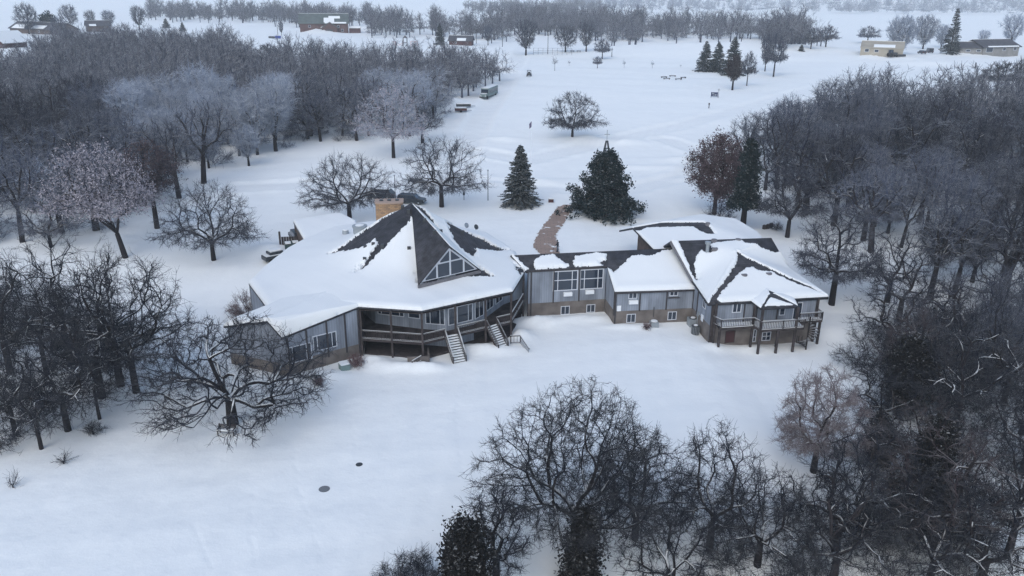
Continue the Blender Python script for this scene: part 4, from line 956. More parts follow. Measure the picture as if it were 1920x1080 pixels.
for i_, (u, v, tp, wd, lb, N_) in enumerate(((876, 1160, 972, 84, 'dark cedar at the bottom edge left of the foreground oak', 260), (1088, 1120, 955, 84, 'dark brownish cedar in front of the foreground oak trunk', 220), (1693, 770, 632, 104, 'dark cedar with snow flecks on the right slope', 240), (1722, 985, 785, 150, 'largest dark cedar with snow flecked branches at the lower right', 380), (1645, 870, 790, 60, 'small dark cedar left of the largest cedar', 120))):
    pine_px(u, v, tp, wd, lb, M_cedar, 'cedar_tree', N=int(N_*1.5), n=26, size=.19, spread=.33, bk=.03, shape='cone' if i_ % 2 else 'oval', wig=.12)
# trees of the far park
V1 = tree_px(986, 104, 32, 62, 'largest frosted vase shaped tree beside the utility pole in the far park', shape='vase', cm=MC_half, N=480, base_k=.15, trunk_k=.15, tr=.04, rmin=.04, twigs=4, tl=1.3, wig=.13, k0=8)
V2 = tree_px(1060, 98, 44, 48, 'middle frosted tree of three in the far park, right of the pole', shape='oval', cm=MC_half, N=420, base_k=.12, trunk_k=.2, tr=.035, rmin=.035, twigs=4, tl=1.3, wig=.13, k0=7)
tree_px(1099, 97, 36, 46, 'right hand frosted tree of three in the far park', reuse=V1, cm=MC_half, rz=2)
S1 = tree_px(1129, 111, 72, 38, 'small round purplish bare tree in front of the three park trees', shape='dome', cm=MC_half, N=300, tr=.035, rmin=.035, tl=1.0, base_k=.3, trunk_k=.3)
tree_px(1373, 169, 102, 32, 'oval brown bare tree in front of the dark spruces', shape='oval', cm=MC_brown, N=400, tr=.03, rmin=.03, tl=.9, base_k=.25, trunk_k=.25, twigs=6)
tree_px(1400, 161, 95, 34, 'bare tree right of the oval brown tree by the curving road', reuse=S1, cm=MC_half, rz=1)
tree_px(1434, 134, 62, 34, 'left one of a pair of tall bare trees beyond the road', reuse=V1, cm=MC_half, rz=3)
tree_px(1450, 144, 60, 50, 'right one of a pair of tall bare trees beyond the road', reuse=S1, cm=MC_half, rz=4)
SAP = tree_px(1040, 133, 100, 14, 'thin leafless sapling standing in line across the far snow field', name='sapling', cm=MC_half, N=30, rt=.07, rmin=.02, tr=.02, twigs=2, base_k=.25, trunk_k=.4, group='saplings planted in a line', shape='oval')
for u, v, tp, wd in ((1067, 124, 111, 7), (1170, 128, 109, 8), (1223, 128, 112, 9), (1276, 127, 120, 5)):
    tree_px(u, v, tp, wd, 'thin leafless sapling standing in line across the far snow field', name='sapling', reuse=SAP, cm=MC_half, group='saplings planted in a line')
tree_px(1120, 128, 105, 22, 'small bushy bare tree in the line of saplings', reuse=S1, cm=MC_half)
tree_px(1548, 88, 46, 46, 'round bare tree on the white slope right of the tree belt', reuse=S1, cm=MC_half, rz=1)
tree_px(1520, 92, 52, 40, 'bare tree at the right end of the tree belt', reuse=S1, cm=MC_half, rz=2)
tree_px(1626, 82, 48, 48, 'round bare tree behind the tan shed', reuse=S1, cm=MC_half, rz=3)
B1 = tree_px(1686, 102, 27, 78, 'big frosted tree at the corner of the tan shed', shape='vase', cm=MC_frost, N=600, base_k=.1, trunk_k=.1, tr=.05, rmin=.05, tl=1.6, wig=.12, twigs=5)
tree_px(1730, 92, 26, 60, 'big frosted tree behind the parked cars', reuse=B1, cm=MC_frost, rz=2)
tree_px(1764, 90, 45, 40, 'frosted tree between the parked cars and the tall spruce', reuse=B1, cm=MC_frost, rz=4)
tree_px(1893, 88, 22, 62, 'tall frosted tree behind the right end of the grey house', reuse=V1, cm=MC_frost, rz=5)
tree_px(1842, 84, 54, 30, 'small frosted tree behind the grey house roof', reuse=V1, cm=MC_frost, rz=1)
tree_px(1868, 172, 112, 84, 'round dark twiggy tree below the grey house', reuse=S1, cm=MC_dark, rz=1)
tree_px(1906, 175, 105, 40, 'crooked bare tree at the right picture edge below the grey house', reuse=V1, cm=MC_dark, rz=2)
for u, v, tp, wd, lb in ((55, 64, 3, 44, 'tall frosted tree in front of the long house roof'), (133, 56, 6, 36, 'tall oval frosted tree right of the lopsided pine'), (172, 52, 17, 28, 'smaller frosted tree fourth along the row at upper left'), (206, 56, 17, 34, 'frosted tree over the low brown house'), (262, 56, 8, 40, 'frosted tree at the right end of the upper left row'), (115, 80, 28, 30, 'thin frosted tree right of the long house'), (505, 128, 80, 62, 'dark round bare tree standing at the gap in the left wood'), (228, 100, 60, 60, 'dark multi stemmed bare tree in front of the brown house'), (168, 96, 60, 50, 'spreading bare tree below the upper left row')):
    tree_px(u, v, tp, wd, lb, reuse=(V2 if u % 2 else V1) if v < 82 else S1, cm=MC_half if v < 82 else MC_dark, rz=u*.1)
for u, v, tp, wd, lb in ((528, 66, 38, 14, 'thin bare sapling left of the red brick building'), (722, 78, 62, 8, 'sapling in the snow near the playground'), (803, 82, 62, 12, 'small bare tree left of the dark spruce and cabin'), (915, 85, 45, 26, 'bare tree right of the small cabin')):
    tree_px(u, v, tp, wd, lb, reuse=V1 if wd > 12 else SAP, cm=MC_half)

# ------------------------------------------------------------------ buildings beyond
M_brick = mat('red_brick', (.105, .062, .056), var=.25, vscale=.5, rough=.9); M_groof = mat('green_grey_roof', (.09, .11, .105), var=.15, vscale=.4); M_tan = mat('tan_metal', (.33, .30, .245), var=.1, vscale=.3); M_gside = mat('grey_house_siding', (.22, .215, .205), var=.15, vscale=.5)
M_droof = mat('dark_roof', (.07, .07, .078), var=.2, vscale=.5); M_red = mat('dark_red_wood', (.075, .036, .036), var=.3, vscale=.7)
def house(name, label, uv0, uv1, depth, hw, hr, wm, rm, eave=.5, snow=None, wins=(), ridge='x', cat='house', zoff=0):
    a = G(*uv0); b = G(*uv1); z = min(a.z, b.z)+zoff; dx, dy = b.x-a.x, b.y-a.y; L = math.hypot(dx, dy)
    t = thing(name, label, cat, (a.x, a.y, z), math.atan2(dy, dx)); D = depth
    b_ = MB(); b_.box(0, L, 0, D, -1, hw)
    if ridge == 'x':
        b_.extr([(0, 0, hw), (0, D, hw), (0, D/2, hw+hr)], (L, 0, 0))
    b_.build('wall', wm, t)
    e = eave; k = hr/(D/2)
    r = MB(); r.extr([(-e, -e, hw-k*e+.05), (-e, D/2, hw+hr+.05), (-e, D+e, hw-k*e+.05), (-e, D+e, hw-k*e+.3), (-e, D/2, hw+hr+.3), (-e, -e, hw-k*e+.3)], (L+2*e, 0, 0)); ro = r.build('roof', rm, t)
    for (x0, x1, f0, f1) in (snow or ()):
        y0, y1 = -e+(D/2+e)*f0, -e+(D/2+e)*f1; zz = lambda y: hw-k*e+.31+k*(y+e)
        MB().extr([(x0*L-e*(x0 == 0), y0, zz(y0)-.04), (x0*L-e*(x0 == 0), y1, zz(y1)-.04), (x0*L-e*(x0 == 0), y1-.1, zz(y1)+.2), (x0*L-e*(x0 == 0), y0+.1, zz(y0)+.2)], ((x1-x0)*L+e*(x0 == 0)+e*(x1 == 1), 0, 0)).build('roof_snow', M_rsnow, ro)
    if snow is not None: 
        y0, y1 = D/2+.1, D+e
        MB().extr([(-e, y0, hw+hr+.25), (-e, y1, hw-k*e+.27), (-e, y1, hw-k*e+.5), (-e, y0, hw+hr+.45)], (L+2*e, 0, 0)).build('roof_snow', M_rsnow, ro)
    for wdef in wins:
        x, zb, ww, wh = wdef[:4]; kind = wdef[4] if len(wdef) > 4 else 'window'
        w0 = MB(); x0, x1 = x*L-ww/2, x*L+ww/2; f = .12
        w0.box(x0, x0+f, -.08, -.01, zb, zb+wh).box(x1-f, x1, -.08, -.01, zb, zb+wh).box(x0+f, x1-f, -.08, -.01, zb, zb+f).box(x0+f, x1-f, -.08, -.01, zb+wh-f, zb+wh)
        o = w0.build(kind, M_frame, t); MB().box(x0+f*.5, x1-f*.5, -.04, -.01, zb+f*.5, zb+wh-f*.5).build('pane', M_glass, o)
    t['L'] = L; return t
hb_ = house('brick_building', 'large red brick building with green grey roof and porch gable in the far snow', (563, 60), (653, 62), 15, 6.5, 5.5, M_brick, M_groof, .8, snow=[(.52, .97, .0, .12), (.50, .72, .10, .55), (.60, .84, .5, .72)], wins=[(.2, 3.5, 1.6, 1.6), (.35, 1, 1.2, 1.4), (.8, 3.5, 1.6, 1.6), (.88, 1, 1.6, 1.6)], cat='building')
L = hb_['L']; x = L*.62; g = MB(); g.box(x-5, x+5, -4, -.02, -1, 3.6).extr([(x-5, -4, 3.6), (x+5, -4, 3.6), (x, -4, 6.8)], (0, 3.98, 0)); g.build('porch', M_brick, hb_)
g = MB().extr([(x-5.9, -4.6, 3.1), (x, -4.6, 6.95), (x+5.9, -4.6, 3.1), (x+5.9, -4.6, 3.4), (x, -4.6, 7.3), (x-5.9, -4.6, 3.4)], (0, 4.5, 0)).build('porch_roof', M_groof, hb_); MB().extr([(x-5.9, -4.6, 3.42), (x-4.8, -4.6, 4.2), (x-4.8, -4.6, 4.45), (x-5.9, -4.6, 3.7)], (0, 4.5, 0)).build('roof_snow', M_rsnow, g)
MB().box(x-2, x+2, -4.1, -4.01, 0, 2.6).build('entrance', M_dkmetal, hb_)
house('cabin', 'small brown cabin with a snow patched roof beside the dark spruce', (842, 84), (884, 86), 8, 2.6, 2.2, M_red, M_droof, .6, snow=[(.35, .75, 0, .45)], wins=[(.3, 1, 1, 1)], cat='cabin')
house('garden_hut', 'low red hut right of the brick building behind snow heaps', (655, 62), (676, 62), 6, 3, 1.2, M_red, M_droof, .3, snow=[(0, 1, 0, 1)], cat='hut')
house('picnic_shelter', 'red open sided shelter with a snowy roof at the upper left corner', (8, 90), (52, 88), 12, 3.2, 4.0, M_red, M_fasc, 1.6, snow=[(0, 1, 0, 1)], cat='shelter')
house('long_house', 'long dark roofed house behind the picnic shelter at the upper left', (20, 62), (112, 66), 13, 3.2, 3.6, M_brown, M_droof, .8, snow=[(.05, .3, .05, .6), (.45, .7, .1, .5)], wins=[(.4, 1, 1.4, 1.4), (.6, 1, 1.4, 1.4)], cat='house')
house('brown_house', 'low brown house partly hidden by frosted trees at the upper left', (165, 60), (208, 60), 11, 4, 3, M_brown, M_droof, .6, snow=[(.1, .4, 0, .3)], cat='house')
sh = house('tan_shed', 'long tan metal shed under the big frosted tree', (1612, 104), (1692, 106), 15, 3.3, 2.5, M_tan, M_tan, .25, snow=[(.3, .8, .1, .45)], wins=[(.15, 1.6, 1.8, 1.4), (.38, 1.6, 1.8, 1.2)], cat='shed')
house('house_garage', 'low grey garage attached left of the grey house', (1799, 101), (1842, 102.5), 11, 3.0, 2.2, M_gside, M_droof, .6, snow=[], wins=[(.35, 1.2, 2.2, 1.0), (.8, 1.2, 2.2, 1.0)], cat='garage')
house('grey_house', 'grey ranch house with dark roof and white framed windows at the upper right', (1842, 103), (1908, 105), 13, 4.4, 2.8, M_gside, M_droof, .8, snow=[(.1, .95, 0, .1)], wins=[(.17, 2, 4.2, 2.2), (.58, 2.6, 2, 1.5), (.88, 2.6, 2, 1.5)], cat='house')
# ------------------------------------------------------------------ vehicles
M_carblk = mat('car_paint_dark', (.028, .034, .042), rough=.35, spec=.5); M_tyre = mat('tyre', (.02, .02, .02), rough=.9); M_busg = mat('bus_paint', (.14, .19, .19), rough=.5); M_tail = mat('tail_light', (.35, .03, .02), rough=.4)
M_cblue = mat('blue_plastic', (.03, .06, .25), rough=.6)
def car(name, label, cat, loc, rz, paint, L=4.8, W=1.85, H=1.6, suv=True, snow=(1, 1), group=None):
    t = thing(name, label, cat, loc, rz, group)
    pr = [(-L/2, .35), (-L/2, .95), (-L/2+.1, 1.02), (-L/2+.25 if suv else -L/2+.9, H-.05), (-L/2+.5 if suv else -L/2+1.3, H), (L*.12, H), (L*.26, 1.02), (L/2-.25, .92), (L/2, .75), (L/2, .35)]
    b = MB().extr([(x, -W/2, z) for x, z in pr], (0, W, 0)); b.build('body', paint, t, bevel=.06)
    for s in (-1, 1):
        MB().extr([(-L/2+.45 if suv else -L/2+1.1, s*(W/2+.004), 1.06), (-L/2+.55 if suv else -L/2+1.4, s*(W/2+.004), H-.12), (L*.1, s*(W/2+.004), H-.12), (L*.2, s*(W/2+.004), 1.06)], (0, s*.01, 0)).build('side_window', M_glass, t)
        for x in (-L*.31, L*.31):
            w_ = MB().cyl((x, s*(W/2-.2), .34), (x, s*(W/2+.02), .34), .34, n=16).build('wheel', M_tyre, t); MB().cyl((x, s*(W/2+.02), .34), (x, s*(W/2+.04), .34), .19, n=12).build('rim', M_metal, w_)
        MB().box(-L/2-.03, -L/2+.05, s*W*.38-.12, s*W*.38+.12, .75, .95).build('tail_light', M_tail, t); MB().box(L/2-.05, L/2+.03, s*W*.36-.16, s*W*.36+.16, .62, .76).build('headlight', M_white, t)
    MB().extr([(L*.135, -W/2+.15, H-.1), (L*.135, W/2-.15, H-.1), (L*.262, W/2-.1, 1.06), (L*.262, -W/2+.1, 1.06)], (.02, 0, .02)).build('windscreen', M_glass, t)
    if snow[0]: MB().box(-L/2+.6, L*.1, -W/2+.15, W/2-.15, H-.02, H+.08).build('roof_snow', M_rsnow, t, bevel=.05)
    if snow[1]: MB().box(L*.3, L/2-.15, -W/2+.2, W/2-.3, .9, 1.02).build('hood_snow', M_rsnow, t, bevel=.04)
    return t
def gp(u, v, dz=0): p = G(u, v); return (p.x, p.y, p.z+dz)
car('parked_car', 'black car parked right of the brick chimney, left of a bare tree', 'car', gp(772, 381), math.radians(-12), M_carblk, L=4.9, suv=True, snow=(0, 0))
tk = car('pickup_truck', 'dark pickup with snow in its bed behind the brick chimney', 'pickup', gp(713, 371), math.radians(170), M_carblk, L=5.2, H=1.75, suv=False, snow=(1, 0))
car('parked_suv', 'dark suv beside the open end of the snowy garage', 'suv', gp(559, 451), math.radians(118), M_carblk, L=4.7, H=1.75, snow=(0, 0))
car('parked_car', 'small dark car beside the frosted trees far right', 'car', gp(1728, 101), math.radians(95), M_carblk, snow=(0, 0)); 
car('parked_van', 'dark van left of the very tall spruce', 'van', gp(1742, 99), math.radians(85), M_carblk, L=5.4, W=2.1, H=2.3, snow=(1, 0))
# bus
bp = gp(906, 186); be = G(925, 176); t = thing('bus', 'old green grey bus with snow on hood and roof parked along the wood', 'bus', bp, math.atan2(be.y-bp[1], be.x-bp[0])+0)
MB().box(1.6, 11.5, -1.2, 1.2, .5, 2.9).build('body', M_busg, t, bevel=.15); MB().box(-.1, 1.6, -.95, .95, .5, 1.45).build('hood', M_busg, t, bevel=.15)
MB().box(1.7, 11.4, -1.1, 1.1, 2.88, 3.05).build('roof_snow', M_rsnow, t, bevel=.07); MB().box(0, 1.4, -.8, .8, 1.45, 1.58).build('hood_snow', M_rsnow, t, bevel=.06); MB().box(1.54, 1.62, -1.05, 1.05, 1.6, 2.6).build('windscreen', M_glass, t)
for s in (-1, 1):
    for k in range(9): MB().box(2.2+k*1.0, 3.0+k*1.0, s*1.2-.03, s*1.2+.03, 1.75, 2.4).build('window', M_glass, t)
    MB().box(1.8, 11.3, s*1.21-.02, s*1.21+.02, 1.45, 1.55).build('side_stripe', M_dkmetal, t)
    for x in (.7, 9.2): MB().cyl((x, s*.9, .48), (x, s*1.2, .48), .48, n=16).build('wheel', M_tyre, t)
    MB().box(-.14, -.08, s*.7-.14, s*.7+.14, .8, 1.05).build('headlight', M_white, t)
MB().box(-.25, -.1, -1.1, 1.1, .4, .62).build('bumper', M_dkmetal, t)
# small trailers near the bus
for (u, v, lb, mm, l) in ((864, 210, 'dark red utility trailer heaped with snow near the bus', M_red, 3.2), (869, 202, 'flat trailer with snow behind the dark red one', M_dkmetal, 4.0)):
    t = thing('utility_trailer', lb, 'trailer', gp(u, v), .1); MB().box(-l/2, l/2, -.9, .9, .4, 1.05).build('box', mm, t); MB().box(-l/2+.05, l/2-.05, -.85, .85, 1.05, 1.3).build('snow_load', M_rsnow, t, bevel=.1); MB().bar((l/2, 0, .5), (l/2+1.3, 0, .45), .1).build('tongue', M_dkmetal, t)
    for s in (-1, 1): MB().cyl((0, s*.9, .33), (0, s*1.08, .33), .33, n=12).build('wheel', M_tyre, t)
# utility vehicle on the drive
t = thing('utility_vehicle', 'small dark utility vehicle with open cab on the snowy drive', 'vehicle', gp(992, 143), -.1, None)
MB().box(-.75, .75, -1.3, 1.3, .45, 1.05).build('body', M_dkmetal, t, bevel=.08); c_ = MB()
for x in (-.7, .7):
    for y in (-.9, .6): c_.bar((x, y, 1.0), (x*.9, y*.85, 2.0), .06)
c_.build('roll_cage', M_dkmetal, t); MB().box(-.72, .72, -.85, .6, 2.0, 2.08).build('roof', M_dkmetal, t); MB().box(-.4, .4, -.5, 0, 1.05, 1.6).build('seat', M_dkmetal, t)
for x in (-.72, .72):
    for y in (-.9, .9): MB().cyl((x-.12, y, .36), (x+.12, y, .36), .36, n=12).build('wheel', M_tyre, t)
# tractor by the tan shed
t = thing('tractor', 'dark tractor and farm gear parked at the trunk of the big frosted tree', 'tractor', gp(1672, 107), .1)
MB().box(-1.2, 2.2, -.6, .6, .9, 1.9).build('body', M_dkmetal, t, bevel=.1); MB().box(-1.5, 0, -.8, .8, 1.6, 3.0).build('cab', M_glass, t)
for s in (-1, 1): MB().cyl((-1, s*.8, .85), (-1, s*1.3, .85), .85, n=16).build('wheel', M_tyre, t); MB().cyl((1.8, s*.6, .5), (1.8, s*.95, .5), .5, n=14).build('wheel', M_tyre, t)
MB().box(2.6, 6, -1, 1, .3, 1.1).build('loader', M_dkmetal, t, bevel=.1)
# dump containers beside the garage
t = thing('dumpster', 'dark green dumpster with snow on its lids in front of the brown fence', 'dumpster', gp(549, 473), math.radians(20))
MB().extr([(-1, -.8, 0), (-1, .8, 0), (-1, .8, 1.5), (-1, -.5, 1.25), (-1, -.8, 1.0)], (2.0, 0, 0)).build('body', mat('dark_green', (.035, .06, .055), rough=.6), t)
MB().box(-.95, -.15, -.45, .6, 1.38, 1.55).build('lid_snow', M_rsnow, t, bevel=.05); MB().box(.1, .9, -.3, .7, 1.42, 1.56).build('lid_snow', M_rsnow, t, bevel=.05)
t = thing('fence_panel', 'short brown board fence panel between two posts behind the dumpster', 'fence', gp(550, 462), math.radians(8)); b = MB()
for k in range(9): b.box(-1.6+k*.36, -1.28+k*.36, -.03, .03, 0, 1.5)
b.build('boards', M_wood, t)
for x in (-1.8, 1.8): MB().box(x-.13, x+.13, -.13, .13, 0, 2.3).build('post', M_wood, t)
t = thing('buried_car', 'snow covered car half hidden behind the left roof edge', 'car', gp(519, 488), math.radians(40)); MB().box(-1.9, 1.9, -.85, .85, .3, .95).box(-1.2, .8, -.75, .75, .95, 1.45).build('body', M_carblk, t, bevel=.12)
MB().box(-1.8, 1.7, -.8, .8, .95, 1.1).build('hood_snow', M_rsnow, t, bevel=.07); MB().box(-1.1, .7, -.7, .7, 1.45, 1.75).build('roof_snow', M_rsnow, t, bevel=.12)
for x in (-1.2, 1.2):
    for s in (-1, 1): MB().cyl((x, s*.6, .33), (x, s*.86, .33), .33, n=12).build('wheel', M_tyre, t)
# ------------------------------------------------------------------ around the lodge
def acunit(u, v, lb, w, h, mm, rnd_=False, rz=AL):
    t = thing('outdoor_ac_unit' if h > .7 else 'utility_box', lb, 'air conditioner' if h > .7 else 'utility box', gp(u, v, -.05), rz)
    if rnd_: MB().cyl((0, 0, 0), (0, 0, h), w/2, n=20).build('casing', mm, t)
    else: MB().box(-w/2, w/2, -w/2, w/2, 0, h).build('casing', mm, t, bevel=.03)
    g_ = MB().cyl((0, 0, h), (0, 0, h+.05), w*.42, n=18).build('top_grille', M_dkmetal, t); b = MB()
    b.cyl((0, 0, h+.04), (0, 0, h+.1), w*(.26 if h > .7 else .44), n=16).build('snow_cap', M_rsnow, t)
    if h > .7:
        b = MB()
        for k in range(16):
            a = k*math.pi/8
            if rnd_: b.bar((math.cos(a)*w/2, math.sin(a)*w/2, .05), (math.cos(a)*w/2, math.sin(a)*w/2, h-.05), .03)
        if rnd_: b.build('side_grille', M_metal, t)
        else: b.bm.free()
acunit(1226, 612, 'small grey utility box with snow on top under the wing windows', .9, .68, M_metal); acunit(1298, 610, 'square grey air conditioner against the inner corner of the wing', 1.1, 1.0, M_metal); acunit(1303, 626, 'round dark air conditioner in front of the square one', .95, 1.1, M_dkmetal, True)
acunit(646, 692, 'green grey utility box with a thick snow cap by the left wing', 1.0, .65, mat('box_green', (.17, .24, .23), rough=.6), rz=.5)
o_ = bpy.data.objects['utility_box.001'] if 'utility_box.001' in bpy.data.objects else None
if o_: MB().box(-.5, .5, -.5, .5, .66, .85).build('snow_cap', M_rsnow, o_, bevel=.09)
# bench under the oak
t = thing('park_bench', 'dark slatted wooden bench with snow on its seat beneath the gnarled oak', 'bench', gp(426, 815), math.radians(-6)); 
b = MB(); [b.box(-.85, .85, .22, .26, .52+k*.15, .62+k*.15) for k in range(3)]; b.build('backrest', M_wood, t)
b = MB(); [b.box(-.85, .85, -.3+k*.14, -.2+k*.14, .42, .46) for k in range(4)]; st = b.build('seat', M_wood, t); MB().box(-.83, .83, -.3, .2, .46, .58).build('snow', M_rsnow, st, bevel=.04)
for x in (-.75, .75): MB().box(x-.04, x+.04, -.28, -.2, 0, .62).box(x-.04, x+.04, .2, .28, 0, .95).box(x-.04, x+.04, -.3, .28, .6, .66).build('leg', M_wood, t)
# lids in the lawn
for nm, lb, u, v, r, mm in (('manhole_cover', 'small dark round lid showing in the lawn snow', 673.5, 871.5, .28, M_dkmetal), ('manhole_cover', 'larger grey round lid showing in the lawn snow', 608, 917.5, .42, mat('lid_grey', (.16, .17, .18), rough=.8))):
    t = thing(nm, lb, 'manhole', gp(u, v)); MB().cyl((0, 0, -.1), (0, 0, .035), r, n=32).build('lid', mm, t); MB().cyl((0, 0, -.1), (0, 0, .02), r*1.06, n=32).build('rim', M_dkmetal, t)
# person shovelling the walk
def person(loc, rz):
    verts = [(0, 0, .92), (0, 0, 1.12), (0, .02, 1.36), (0, .05, 1.50), (0, .09, 1.60), (.09, 0, .88), (.10, .02, .48), (.10, -.02, .08), (.10, .13, .04), (-.09, 0, .88), (-.10, .06, .48), (-.10, .05, .08), (-.10, .20, .04),
             (.19, .03, 1.40), (.24, .10, 1.14), (.12, .32, 1.08), (-.19, .03, 1.40), (-.24, .12, 1.14), (-.10, .36, 1.05)]
    ed = [(0, 1), (1, 2), (2, 3), (3, 4), (0, 5), (5, 6), (6, 7), (7, 8), (0, 9), (9, 10), (10, 11), (11, 12), (2, 13), (13, 14), (14, 15), (2, 16), (16, 17), (17, 18)]
    R = [.17, .16, .19, .075, .09, .11, .085, .06, .05, .11, .085, .06, .05, .10, .07, .045, .10, .07, .045]
    me = bpy.data.meshes.new('body'); me.from_pydata(verts, ed, []); o = bpy.data.objects.new('body', me); C.objects.link(o)
    md = o.modifiers.new('skin', 'SKIN'); sk = me.skin_vertices[0].data
    for i, r in enumerate(R): sk[i].radius = (r, r)
    sk[0].use_root = True; sb = o.modifiers.new('sub', 'SUBSURF'); sb.levels = 2; sb.render_levels = 2
    me.materials.append(mat('dark_clothes', (.018, .022, .032), rough=.9))
    t = thing('person', 'person in a dark jacket and grey trousers standing on the brick walkway', 'person', loc, rz); o.parent = t
    hd = MB(); bmesh.ops.create_uvsphere(hd.bm, u_segments=16, v_segments=12, radius=.105, matrix=Matrix.Translation((0, .10, 1.70)) @ Matrix.Diagonal((.9, 1, 1.18, 1))); hd.build('face', mat('skin', (.35, .2, .15)), t, smooth=True)
    hd = MB(); bmesh.ops.create_uvsphere(hd.bm, u_segments=16, v_segments=12, radius=.118, matrix=Matrix.Translation((0, .085, 1.735)) @ Matrix.Diagonal((.95, 1, 1, 1))); hd.build('hat', mat('hat', (.02, .02, .022)), t, smooth=True)
    for s in (1, -1): MB().cyl((s*.1, -.02 if s > 0 else .05, .12), (s*.095, .01, .86), .085, .115, n=12).build('trouser_leg', mat('trousers', (.10, .12, .15), rough=.9), t, smooth=True)
    s = thing('snow_shovel', 'snow shovel held by the person on the walkway', 'shovel', loc, rz); MB().cyl((.12, .34, 1.1), (-.05, .75, .2), .018).build('handle', M_wood, s); MB().box(-.3, .2, .72, 1.1, .05, .12).build('blade', M_white, s)
px_ = G(1045.5, 473); person((px_.x, px_.y, px_.z+.02), math.radians(75))
# walkway of exposed brick
m = bpy.data.materials.new('walk_brick'); m.use_nodes = True; n = m.node_tree; b_ = n.nodes['Principled BSDF']; b_.inputs['Roughness'].default_value = .9
g_ = n.nodes.new('ShaderNodeNewGeometry'); br = n.nodes.new('ShaderNodeTexBrick'); br.inputs['Scale'].default_value = 1; br.inputs['Brick Width'].default_value = 1.2; br.inputs['Row Height'].default_value = .6; br.inputs['Mortar Size'].default_value = .02
br.inputs['Color1'].default_value = (.31, .225, .18, 1); br.inputs['Color2'].default_value = (.26, .19, .155, 1); br.inputs['Mortar'].default_value = (.12, .10, .095, 1)
n.links.new(g_.outputs['Position'], br.inputs['Vector'])
ns = n.nodes.new('ShaderNodeTexNoise'); ns.inputs['Scale'].default_value = .9; ns.inputs['Detail'].default_value = 7; mpp = n.nodes.new('ShaderNodeMapping'); mpp.inputs['Scale'].default_value = (.8, 1.3, 1); n.links.new(g_.outputs['Position'], mpp.inputs[0]); n.links.new(mpp.outputs[0], ns.inputs[0])
cr = n.nodes.new('ShaderNodeValToRGB'); cr.color_ramp.elements[0].position = .63; cr.color_ramp.elements[1].position = .69; n.links.new(ns.outputs[0], cr.inputs[0])
mx = n.nodes.new('ShaderNodeMix'); mx.data_type = 'RGBA'; mx.inputs[7].default_value = (*SNOWC, 1); n.links.new(cr.outputs[0], mx.inputs[0]); n.links.new(br.outputs[0], mx.inputs[6]); n.links.new(mx.outputs[2], b_.inputs['Base Color'])
WK = [(1006, 446), (1017, 428), (1031, 410), (1041, 396), (1048, 388), (1060, 384), (1078, 385), (1074, 396), (1064, 404), (1055, 420), (1046, 432), (1040, 446), (1044, 456), (1048, 480), (1020, 482), (1000, 462)]
wp = [tuple(G(*q)[:2]) for q in WK]
xs = [p[0] for p in wp]; ys = [p[1] for p in wp]; cell = .15
X, Y = np.meshgrid(np.arange(min(xs), max(xs), cell), np.arange(min(ys), max(ys), cell), indexing='ij')
ins = np.zeros(X.shape, bool); j = len(wp)-1
for i in range(len(wp)):
    xi, yi = wp[i]; xj, yj = wp[j]; ins ^= ((yi > Y) != (yj > Y)) & (X < (xj-xi)*(Y-yi)/(yj-yi+1e-12)+xi); j = i
dd = seg_dist(X, Y, wp+wp[:1]); sd_ = np.where(ins, dd, -dd)+.22+.20*(wob(X, Y, 1.6, 0)+.7*wob(X, Y, .6, 3)); k_ = sd_ > 0
g = k_[:-1, :-1] & k_[1:, :-1] & k_[1:, 1:] & k_[:-1, 1:]; idx = np.arange(X.size).reshape(X.shape); q = np.stack((idx[:-1, :-1][g], idx[1:, :-1][g], idx[1:, 1:][g], idx[:-1, 1:][g]), -1)
Z = ground_h(X, Y)+.05; used = np.unique(q); mp = np.zeros(X.size, int); mp[used] = np.arange(len(used))
tag(link('brick_path', np_mesh('brick_path', np.stack((X, Y, Z), -1).reshape(-1, 3)[used], quads=mp[q]), m), kind='structure')
# flag pole, light poles, posts, cross tower
t = thing('flagpole', 'white flagpole with a small drooping flag behind the spruce', 'flagpole', gp(996, 304)); MB().cyl((0, 0, 0), (0, 0, 8.6), .05, .03).build('pole', M_white, t); MB().extr([(-.03, 0, 8.5), (-.55, .05, 7.9), (-.5, .12, 6.9), (-.08, 0, 7.3)], (.0, .04, 0)).build('flag', mat('flag_cloth', (.10, .09, .14)), t)
t = thing('light_pole', 'plain grey pole between the wide bare tree and the spruce', 'pole', gp(915, 376)); MB().cyl((0, 0, 0), (0, 0, 5.3), .07, .05).build('pole', M_wood, t); MB().box(-.14, .14, -.14, .14, 5.3, 5.5).build('lamp', M_metal, t)
t = thing('light_pole', 'thin pole rising beside the black car behind the chimney', 'pole', gp(742, 384)); MB().cyl((0, 0, 0), (0, 0, 5.0), .06, .05).build('pole', M_wood, t); MB().box(-.12, .12, -.12, .12, 5.0, 5.2).build('lamp', M_metal, t)
t = thing('mailbox', 'small box on a post in the snow right of the dark cars', 'mailbox', gp(870, 375)); MB().box(-.05, .05, -.05, .05, 0, .9).build('post', M_wood, t); MB().box(-.18, .18, -.2, .2, .9, 1.35).build('box', M_dkmetal, t)
t = thing('crate', 'reddish box with snow on top beside the brick walkway', 'box', gp(1033, 379)); MB().box(-.45, .45, -.35, .35, 0, .55).build('box', M_red, t, bevel=.03); MB().box(-.42, .42, -.3, .3, .55, .7).build('snow_cap', M_rsnow, t, bevel=.05)
